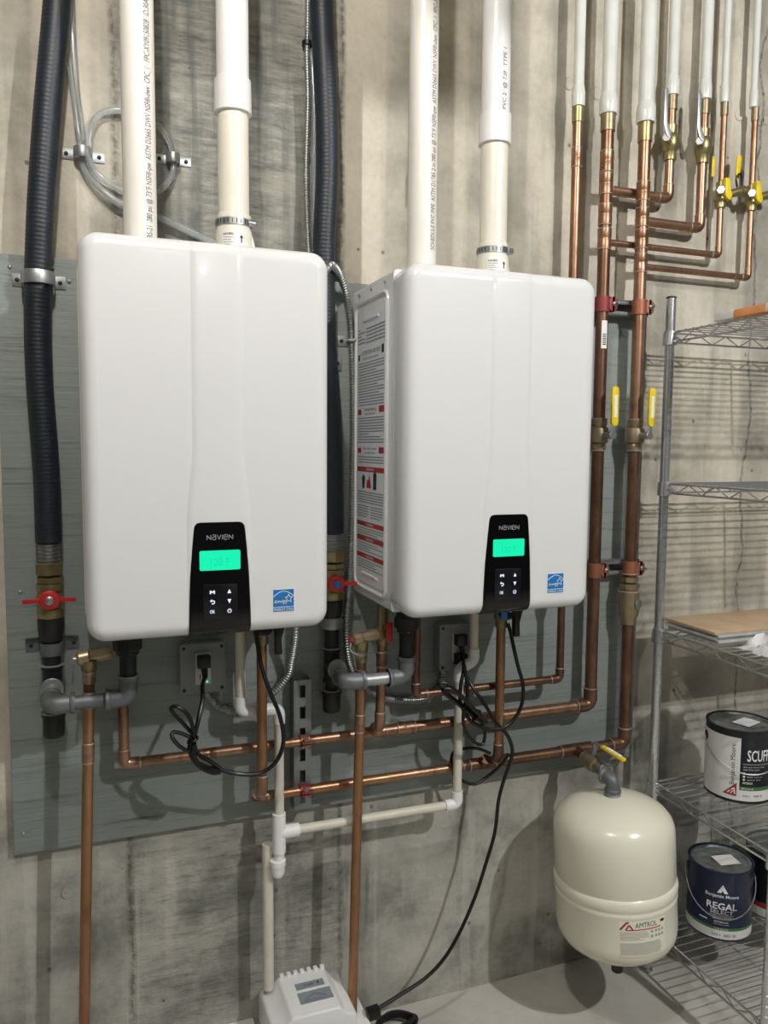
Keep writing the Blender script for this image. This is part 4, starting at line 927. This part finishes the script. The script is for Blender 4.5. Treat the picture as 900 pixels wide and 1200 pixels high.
def drain_valve(t, x, z, far):
    r = .0084
    vb = MB().lathe((x, YB, z-.034), (0, 0, 1), [(0, r), (0, r*1.6), (.012, r*1.7), (.016, r*1.5), (.022, r*2.1), (.046, r*2.1), (.052, r*1.5), (.068, r*1.6), (.07, r)], 18).build('valve_body', 'brass', t)
    MB().tube([(x+.012, YB-.002, z), (x+.040, YB-.006, z+.010), (x+.062, YB-.008, z+.016)], [.010, .0115, .0115], 14).build('drain_port', 'brass', vb)
    MB().lathe((x+.058, YB-.008, z+.014), (1, -.05, .25), [(0, .0115), (.002, .0145), (.014, .0145), (.018, .010), (.018, 0)], 16).build('drain_cap', 'brass', vb)
    MB().tube([(x-.010, YB-.010, z), (x-.028, YB-.030, z+.002)], .0085, 12).build('stem', 'steel', vb); hexnut(vb, (x-.028, YB-.030, z+.002), (-1, -1, 0), .0118, .010, 'steel', 'stem_nut')
    MB().prism([(x-.004, YB-.026, z-.012), (x+.010, YB-.026, z-.020), (x+.018, YB-.026, z-.004), (x+.012, YB-.026, z+.008), (x+.008, YB-.026, z+.040), (x-.008, YB-.026, z+.040), (x-.008, YB-.026, z-.006)], (0, .016, 0)).build('yellow_grip', 'yellow', vb, bevel=.003)
    if far:
        MB().tube(spline([(x+.046, YB-.010, z+.024), (x+.040, YB-.012, z+.046), (x+.052, YB-.012, z+.060), (x+.064, YB-.012, z+.040), (x+.060, YB-.012, z+.022)], .006), .0028, 8).build('cap_leash', 'black_plastic', vb)
        MB().prism([(x+.046, YB-.004, z+.052), (x+.060, YB-.004, z+.052), (x+.066, YB-.004, z+.105), (x+.062, YB-.004, z+.114), (x+.054, YB-.004, z+.114), (x+.048, YB-.004, z+.105)], (0, .005, 0)).build('drain_handle', 'yellow', vb, bevel=.002)
        MB().prism([(x-.024, YB+.010, z+.05), (x-.014, YB+.010, z+.05), (x-.014, YB+.010, z+.105), (x-.024, YB+.010, z+.105)], (0, .004, 0)).build('rear_handle', 'yellow', vb, bevel=.002)
b3 = branch(1.247, 1.644, 1.988, 2.394, .0084, 'third copper branch with a yellow drain valve under the sixth plastic pipe', 'copper')
drain_valve(b3, 1.644, 2.148, True)
b4 = branch(1.361, 1.752, 1.936, 2.396, .0084, 'lowest copper branch with a yellow drain valve under the seventh plastic pipe', 'copper')
drain_valve(b4, 1.752, 2.152, False)
for t, x, z in ((b3, 1.644, 2.358), (b4, 1.752, 2.36)): MB().lathe((x, YB, z), (0, 0, 1), [(0, .0084), (0, .0102), (.034, .0102), (.036, .0084)], 16).build('end_adapter', 'bronze', t)

# ------------------------------------------------------------------ expansion tank
tk = thing('expansion_tank', (TX, TY, TZ), 'cream domed expansion tank hanging from the lower copper pipe', 'tank')
R = .1465
prof = [(.012, 0), (.012, .022), (.008, .050), (.001, .080), (-.009, .106), (-.022, .126), (-.038, .139), (-.056, .1450), (-.075, .1460), (-.172, .1460), (-.176, .1440), (-.180, .1440), (-.184, .1475), (-.190, .1495), (-.198, .1495), (-.206, .1478), (-.209, .1462), (-.211, .1462), (-.215, .1478), (-.220, .1478), (-.224, .1462), (-.300, .1460), (-.320, .1430), (-.338, .1330), (-.352, .1160), (-.362, .0900), (-.368, .0600), (-.370, 0)]
body = MB().lathe((TX, TY, TZ), (0, 0, 1), prof, 64).build('shell', 'tank_paint', tk, smooth=40)
MB().lathe((TX, TY, TZ+.008), (0, 0, 1), [(0, .021), (.004, .021), (.008, .018), (.012, .018), (.018, .0165)], 18).build('thread_sealed_neck', 'bright_iron', tk)
MB().lathe((TX, TY, TZ-.368), (0, 0, -1), [(0, .013), (.052, .013), (.052, .012)], 16).build('air_stem', 'bright_iron', tk)
MB().lathe((TX, TY, TZ-.418), (0, 0, -1), [(0, .0145), (.018, .0145), (.021, .011), (.021, 0)], 16).build('air_cap', 'black_plastic', tk)
aL = -.21
sc_ = lambda g: (lambda u, v: g(u*.92, v*.82))
f = sc_(cyl_map(TX, TY, TZ-.266, .1468, aL)); lb = patch(MB(), f, -.060, .068, -.052, .050, 14).build('label', 'tank_paint', tk)
f2 = sc_(cyl_map(TX, TY, TZ-.266, .1472, aL))
m = MB(); text(m, 'AMTROL', .060, .015, f2, 0, (.010, .038)); m.build('brand_print', 'ink', lb)
m = MB(); stroke(m, f2, [(-.058, .026), (-.040, .048), (-.036, .046)], .005); stroke(m, f2, [(-.044, .026), (-.035, .040), (-.026, .026)], .004); patch(m, f2, -.044, .052, .0235, .0265, 10); m.build('brand_mark', 'ink_red', lb)
m = MB(); q = random.Random(5)
for k in range(8): patch(m, f2, -.058, q.uniform(-.01, .02), .018-k*.0032, .0190-k*.0032, 8)
for k in range(14): patch(m, f2, -.058, .056-q.uniform(0, .01), -.014-k*.0026, -.0130-k*.0026, 10)
for u in (.022, .034, .044, .054):
    for v in (.012, -.002): patch(m, f2, u, u+.006, v, v+.007, 2)
m.build('fine_print', 'ink_faint', lb)
patch(MB(), f2, .052, .064, .036, .044, 2).build('corner_mark', 'ink', lb)
# the tank hangs a little out of plumb
ax_dn = Vector((.035, -.05, -1)).normalized()
tk.rotation_mode = 'QUATERNION'; tk.rotation_quaternion = Vector((0, 0, -1)).rotation_difference(ax_dn)

# ------------------------------------------------------------------ condensate pump
pm = thing('condensate_pump', (.475, -.125, 0), 'white condensate pump with two silver stickers on the floor by the wall', 'pump')
MB().box(.356, .603, -.200, -.052, .001, .098).build('reservoir', 'pvc_white', pm, bevel=.008)
# lid: low deck at the right end, sloped shoulders to the motor cover
sec = [(.356, .098), (.356, .168), (.362, .176), (.380, .180), (.396, .192), (.402, .199), (.512, .199), (.518, .192), (.528, .180), (.548, .176), (.553, .168), (.553, .098)]
MB().prism([(x, -.052, z) for x, z in sec], (0, -.148, 0)).build('motor_cover', 'pvc_white', pm, bevel=.005, segs=3)
MB().box(.553, .600, -.196, -.056, .098, .106).build('inlet_deck', 'pvc_white', pm, bevel=.003)
for k in range(7):
    x = .405+k*.0165; MB().box(x, x+.010, -.064, -.0525, .196, .2065).build('vent_rib', 'pvc_white', pm, bevel=.002)
st = MB().box(.432, .500, -.116, -.094, .1988, .1998).build('sticker', 'silver_label', pm); m = MB()
text(m, 'PUMP', .022, .007, plane_map((.464, -.106, .1999), (1, 0, 0), (0, 1, 0), .0003)); m.lathe((.486, -.104, .1999), (0, 0, 1), [(0, .003), (.0004, .003), (.0004, 0)], 10); m.build('sticker_print', 'ink', st)
st = MB().box(.430, .508, -.164, -.126, .1988, .1998).build('sticker', 'silver_label', pm); m = MB()
fm_ = plane_map((.469, -.145, .1999), (1, 0, 0), (0, 1, 0), .0003); stroke(m, fm_, [(-.026, -.008), (0, .008), (.026, -.008)], .004)
for k in range(3): patch(m, fm_, -.028, .02, -.011-k*.0018, -.0102-k*.0018)
m.build('sticker_print', 'ink_soft', st)

# ------------------------------------------------------------------ wire shelf unit
PX, PY0, PY1, SL = 1.440, -.100, -.510, .88
sh = thing('wire_shelf_unit', (PX+SL/2, (PY0+PY1)/2, 0), 'chrome wire shelving unit with five shelves at the right edge', 'shelf')
def post(x, y):
    pr = []; z = .012
    m = MB(); m.tube([(x, y, .012), (x, y, 1.848)], .0125, 20)
    k = 0
    while .06+k*.0254 < 1.84: m.lathe((x, y, .06+k*.0254), (0, 0, 1), [(0, .0125), (.0006, .0131), (.0018, .0131), (.0024, .0125)], 16); k += 1
    p = m.build('post', 'chrome', sh)
    MB().lathe((x, y, 1.846), (0, 0, 1), [(0, .0125), (.001, .0135), (.004, .0132), (.006, .009), (.006, 0)], 16).build('post_cap', 'black_plastic', p)
    MB().lathe((x, y, 0), (0, 0, 1), [(0, .018), (.004, .018), (.008, .010), (.016, .010)], 12).build('levelling_foot', 'steel', p)
for x in (PX, PX+SL):
    for y in (PY0, PY1): post(x, y)
# shared deck wire mesh
wm = MB().tube([(0, 0, 0), (SL-.002, 0, 0)], .0015, 6).mesh('deck_wire', 'chrome', Vector((0, 0, 0)))
def truss(m, a, b, drop=.024, pitch=.045):
    a = Vector(a); b = Vector(b); d = Vector((0, 0, -drop))
    m.tube([a, b], .0029, 8); m.tube([a+d, b+d], .0029, 8)
    n = max(4, int((b-a).length/pitch)); z = []
    for i in range(n+1):
        z.append(a.lerp(b, i/n)+(d if i % 2 else Vector()))
    m.tube(z, .0019, 6)
SZ = [1.762, 1.368, .972, .548, .138]
for z in SZ:
    m = MB(); zt = z-.0045; e = .004
    truss(m, (PX, PY0, zt), (PX, PY1, zt)); truss(m, (PX+SL, PY0, zt), (PX+SL, PY1, zt))
    truss(m, (PX, PY0, zt), (PX+SL, PY0, zt)); truss(m, (PX, PY1, zt), (PX+SL, PY1, zt))
    s_ = m.build('wire_shelf', 'chrome', sh)
    for x in (PX, PX+SL):
        for y in (PY0, PY1):
            MB().lathe((x, y, z-.036), (0, 0, 1), [(0, .0127), (0, .0185), (.036, .0165), (.036, .0127)], 18).build('corner_sleeve', 'black_plastic' if False else 'chrome', s_)
    for xr_ in (.30, .58): MB().tube([(PX+xr_, PY0, z-.0042), (PX+xr_, PY1, z-.0042)], .0024, 8).build('cross_rod', 'chrome', s_)
    n = 15
    for k in range(1, n):
        y = PY0+(PY1-PY0)*k/n
        o = bpy.data.objects.new('deck_wire', wm); COL.objects.link(o); o.parent = s_
        o.location = Vector((PX+.001, y, z-.0012))-ORG[sh.name]

# ------------------------------------------------------------------ things on the shelves
def can(x, y, z, label, kind):
    t = thing('paint_can', (x, y, z), label, 'paint can', 'gallon paint cans on the wire shelves')
    R = .0838; Hc = .190
    MB().lathe((x, y, z+.0003), (0, 0, 1), [(0, R-.003), (0, R), (.004, R+.001), (.006, R), (Hc-.006, R), (Hc-.004, R+.0015), (Hc, R+.0015), (Hc, R-.004), (Hc-.006, R-.005)], 48).build('tin', {'A': 'charcoal', 'B': 'navy', 'C': 'lid_metal'}[kind], t)
    MB().lathe((x, y, z+Hc-.0045), (0, 0, 1), [(0, R-.0055), (.0030, R-.0058), (.0042, R-.009), (.0036, R-.013), (.0004, R-.016), (.0004, 0)], 40).build('lid', 'lid_metal', t)
    return t, R
def bail(t, x, y, z, R, a_l, drop, zr=.155):
    pts = []
    for i in range(19):
        s_ = i/18; a = a_l+PI*s_
        dz = -drop*math.sin(PI*s_); Rr = R+.004+.012*math.sin(PI*s_)
        pts.append((x+Rr*math.sin(a), y-Rr*math.cos(a), z+zr+dz))
    MB().tube(pts, .0016, 8).build('wire_handle', 'steel', t)
    for a in (a_l, a_l+PI): MB().lathe((x+(R-.001)*math.sin(a), y-(R-.001)*math.cos(a), z+zr), (math.sin(a), -math.cos(a), 0), [(0, .013), (.003, .012), (.004, .007), (.0045, 0)], 16).build('handle_ear', 'black_plastic', t)
# upper can: white half, dark half
x, y, z = 1.610, -.228, .549
cA, R = can(x, y, z, 'white and black paint can on the second lowest shelf, reading SCUFF', 'A')
aC = math.atan2(-(x-.0154), 1.7834+y)      # turn of the side seen from the room's middle
fA = lambda off: cyl_map(x, y, z, R+off, aC)
wl = patch(MB(), fA(.0007), -.150, .004, .008, .172, 28).build('white_wrap', 'can_white', cA); patch(MB(), fA(.0007), .004, .12, .008, .036, 16).build('white_foot', 'can_white', cA)
patch(MB(), fA(.0009), .004, .12, .036, .046, 14).build('green_stripe', 'green_band', cA)
f = cyl_map(x, y, z, R+.0011, aC)
m = MB(); fr = lambda u, v: f(-.012-v, .102+u); text(m, 'Benjamin Moore', .108, .0155, fr, .0); 
text(m, 'BASE 3', .016, .005, f, 0, (.022, .022)); text(m, 'N487 3X', .024, .006, f, .01, (.052, .022)); m.build('dark_lettering', 'ink', cA)
m = MB()
for k in range(10):
    u0, u1 = -.036+k*.0034, -.036+(k+1)*.0034; m.add([f(u0, .020-.0002*k), f(u1, .020-.0002*k), f(u1, .020+(k+1)*.0035), f(u0, .020+k*.0035+.0001)], [(0, 1, 2, 3)])
tri = m.build('red_triangle', 'ink_red', cA)
m = MB(); f3 = cyl_map(x, y, z, R+.0015, aC); stroke(m, f3, [(-.024, .025), (-.008, .040), (-.006, .024)], .003); stroke(m, f3, [(-.016, .024), (-.010, .032)], .002); m.build('triangle_mark', 'ink_white', tri)
m = MB(); text(m, 'SCUFF-X', .084, .030, f, .012, (.062, .128)); patch(m, f, .010, .10, .1050, .1058, 10)
for k, (v, wd) in enumerate(((.098, .055), (.091, .04), (.081, .045), (.073, .04), (.065, .035))): text(m, ['ultra spec interior finish', 'high hide finish', 'outstanding washable', 'low odour', 'quick dry'][k], wd, .0042, f, 0, (.012+wd/2+(.010 if k > 1 else 0), v))
for v in (.081, .073, .065): m.add([f(.014+.003*math.cos(a), v+.003*math.sin(a)) for a in [2*PI*i/10 for i in range(10)]], [tuple(range(10))])
text(m, 'INTERIOR', .024, .0055, f, .01, (.024, .056)); text(m, 'SEMI-GLOSS', .030, .004, f, 0, (.024, .041)); m.build('white_lettering', 'ink_white', cA)
bail(cA, x, y, z, R, aC-1.25, .065, .150)
MB().obox((x+.010, y-.01, z+.1895), ((1, .3, 0), (-.3, 1, 0), (0, 0, 1)), (.030, .022, .0008)).build('paper_sticker', 'white_label', cA)
# navy can on the lowest shelf
x, y, z = 1.622, -.170, .139
cB, R = can(x, y, z, 'navy paint can on the lowest shelf, reading REGAL SELECT', 'B')
aC = math.atan2(-(x-.0154), 1.7834+y)+.10
f0 = cyl_map(x, y, z, R+.0007, aC); patch(MB(), f0, -.132, .132, .006, .030, 40).build('white_foot', 'can_white', cB)
patch(MB(), cyl_map(x, y, z, R+.0009, aC), -.132, .132, .030, .038, 40).build('green_stripe', 'green_band', cB)
f = cyl_map(x, y, z, R+.0011, aC); m = MB()
m.add([f(*q) for q in [(-.014, .134), (-.004, .134), (0, .141), (.004, .134), (.014, .134), (0, .158)]], [(0, 1, 2, 5), (2, 3, 4, 5)])
text(m, 'Benjamin Moore', .086, .0125, f, .01, (0, .124)); text(m, 'REGAL', .078, .019, f, .02, (0, .097)); text(m, 'SELECT', .058, .010, f, 0, (0, .080))
for k, wd in enumerate((.06, .05, .045)): patch(m, f, -wd/2, wd/2, .0705-k*.005, .0715-k*.005, 6)
text(m, 'INTERIOR', .036, .006, f, .01, (0, .053)); text(m, 'waterborne paint', .04, .004, f, 0, (0, .046)); text(m, 'SEMI-GLOSS', .036, .0042, f, 0, (0, .034)); patch(m, f, -.058, -.036, .052, .055, 4)
m.build('white_lettering', 'ink_white', cB)
m = MB(); text(m, 'BASE 3', .022, .006, f, 0, (-.012, .017)); text(m, 'N551 3X', .032, .008, f, .01, (.024, .017)); m.build('dark_lettering', 'ink', cB)
bail(cB, x, y, z, R, aC-PI/2, .085, .155)
MB().obox((x+.006, y-.012, z+.1890), ((1, -.2, 0), (.2, 1, 0), (0, 0, 1)), (.030, .024, .0008)).build('paper_sticker', 'white_label', cB)
# grey can with a red stripe behind
x, y, z = 1.835, -.165, .139
cC, R = can(x, y, z, 'grey paint can with red stripe at right edge beside the navy can', 'C')
aC = math.atan2(-(x-.0154), 1.7834+y)
f0 = cyl_map(x, y, z, R+.0007, aC); patch(MB(), f0, -.13, .13, .006, .030, 36).build('white_foot', 'can_white', cC); patch(MB(), cyl_map(x, y, z, R+.0009, aC), -.13, .13, .030, .044, 36).build('red_stripe', 'ink_red', cC)
patch(MB(), f0, -.13, .13, .046, .17, 36).build('dark_wrap', 'charcoal', cC)
# stack of wood-look boards on the third shelf
for k, (dx, dy, mt) in enumerate(((.012, 0, 'tile_edge'), (.005, .004, 'tile_edge'), (.008, -.003, 'tile_edge'), (0, 0, 'wood_tile'))):
    z = .9728+k*.0076
    o = MB().obox((1.455+dx+.42, -.195+dy, z+.0036), ((1, .0, 0), (0, 1, 0), (0, 0, 1)), (.42, .092, .0036)).build('flooring_board', mt, bevel=.001)
    tag(o, ['bottom grey board of the flooring stack on the middle shelf', 'second grey board from the bottom of the flooring stack', 'third grey board up in the flooring stack, under the wood-look one', 'tan wood-look board on top of the flooring stack on the middle shelf'][k], 'board', 'flooring boards stacked on the middle shelf')
# crumpled white cloth at the front of the middle shelf
bm_ = MB(); n = 12; q = random.Random(11); vs2 = []
for i in range(n+1):
    for j in range(n+1):
        u, v = i/n*2-1, j/n*2-1; e = max(abs(u), abs(v))
        hgt = (1-e**2)*(.040+.018*math.sin(5*u+3*v)+.012*math.sin(9*v-4*u))
        vs2.append((1.560+.075*u+.008*q.uniform(-1, 1), -.385+.060*v+.008*q.uniform(-1, 1), .9735+max(hgt, 0)))
top = len(vs2); fs2 = [(i*(n+1)+j, i*(n+1)+j+1, (i+1)*(n+1)+j+1, (i+1)*(n+1)+j) for i in range(n) for j in range(n)]
vs2 += [(a, b_, .972) for a, b_, c_ in vs2]
fs2 += [tuple(top+i for i in reversed(ff)) for ff in fs2]
edge = [i*(n+1) for i in range(n+1)]+[n*(n+1)+j for j in range(1, n+1)]+[i*(n+1)+n for i in range(n-1, -1, -1)]+[j for j in range(n-1, 0, -1)]
for a, b_ in zip(edge, edge[1:]+edge[:1]): fs2.append((a, b_, top+b_, top+a))
tag(bm_.add(vs2, fs2).build('crumpled_cloth', 'cloth', smooth=60), 'crumpled white cloth lying beside the flooring boards on the middle shelf', 'cloth')
# striped bar lying on the top shelf
sb = thing('striped_bar', (1.445, -.40, 1.7625), 'white and orange striped bar lying on the top shelf', 'bar')
def bar(y0, y1, mt, nm): MB().obox((1.452, (y0+y1)/2, 1.773), ((1, 0, 0), (0, 1, 0), (0, 0, 1)), (.020, abs(y1-y0)/2, .0095)).build(nm, mt, sb, bevel=.002)
bar(-.262, -.322, 'white_label', 'white_section'); bar(-.3222, -.415, 'orange', 'orange_section'); bar(-.4152, -.500, 'white_label', 'white_section')
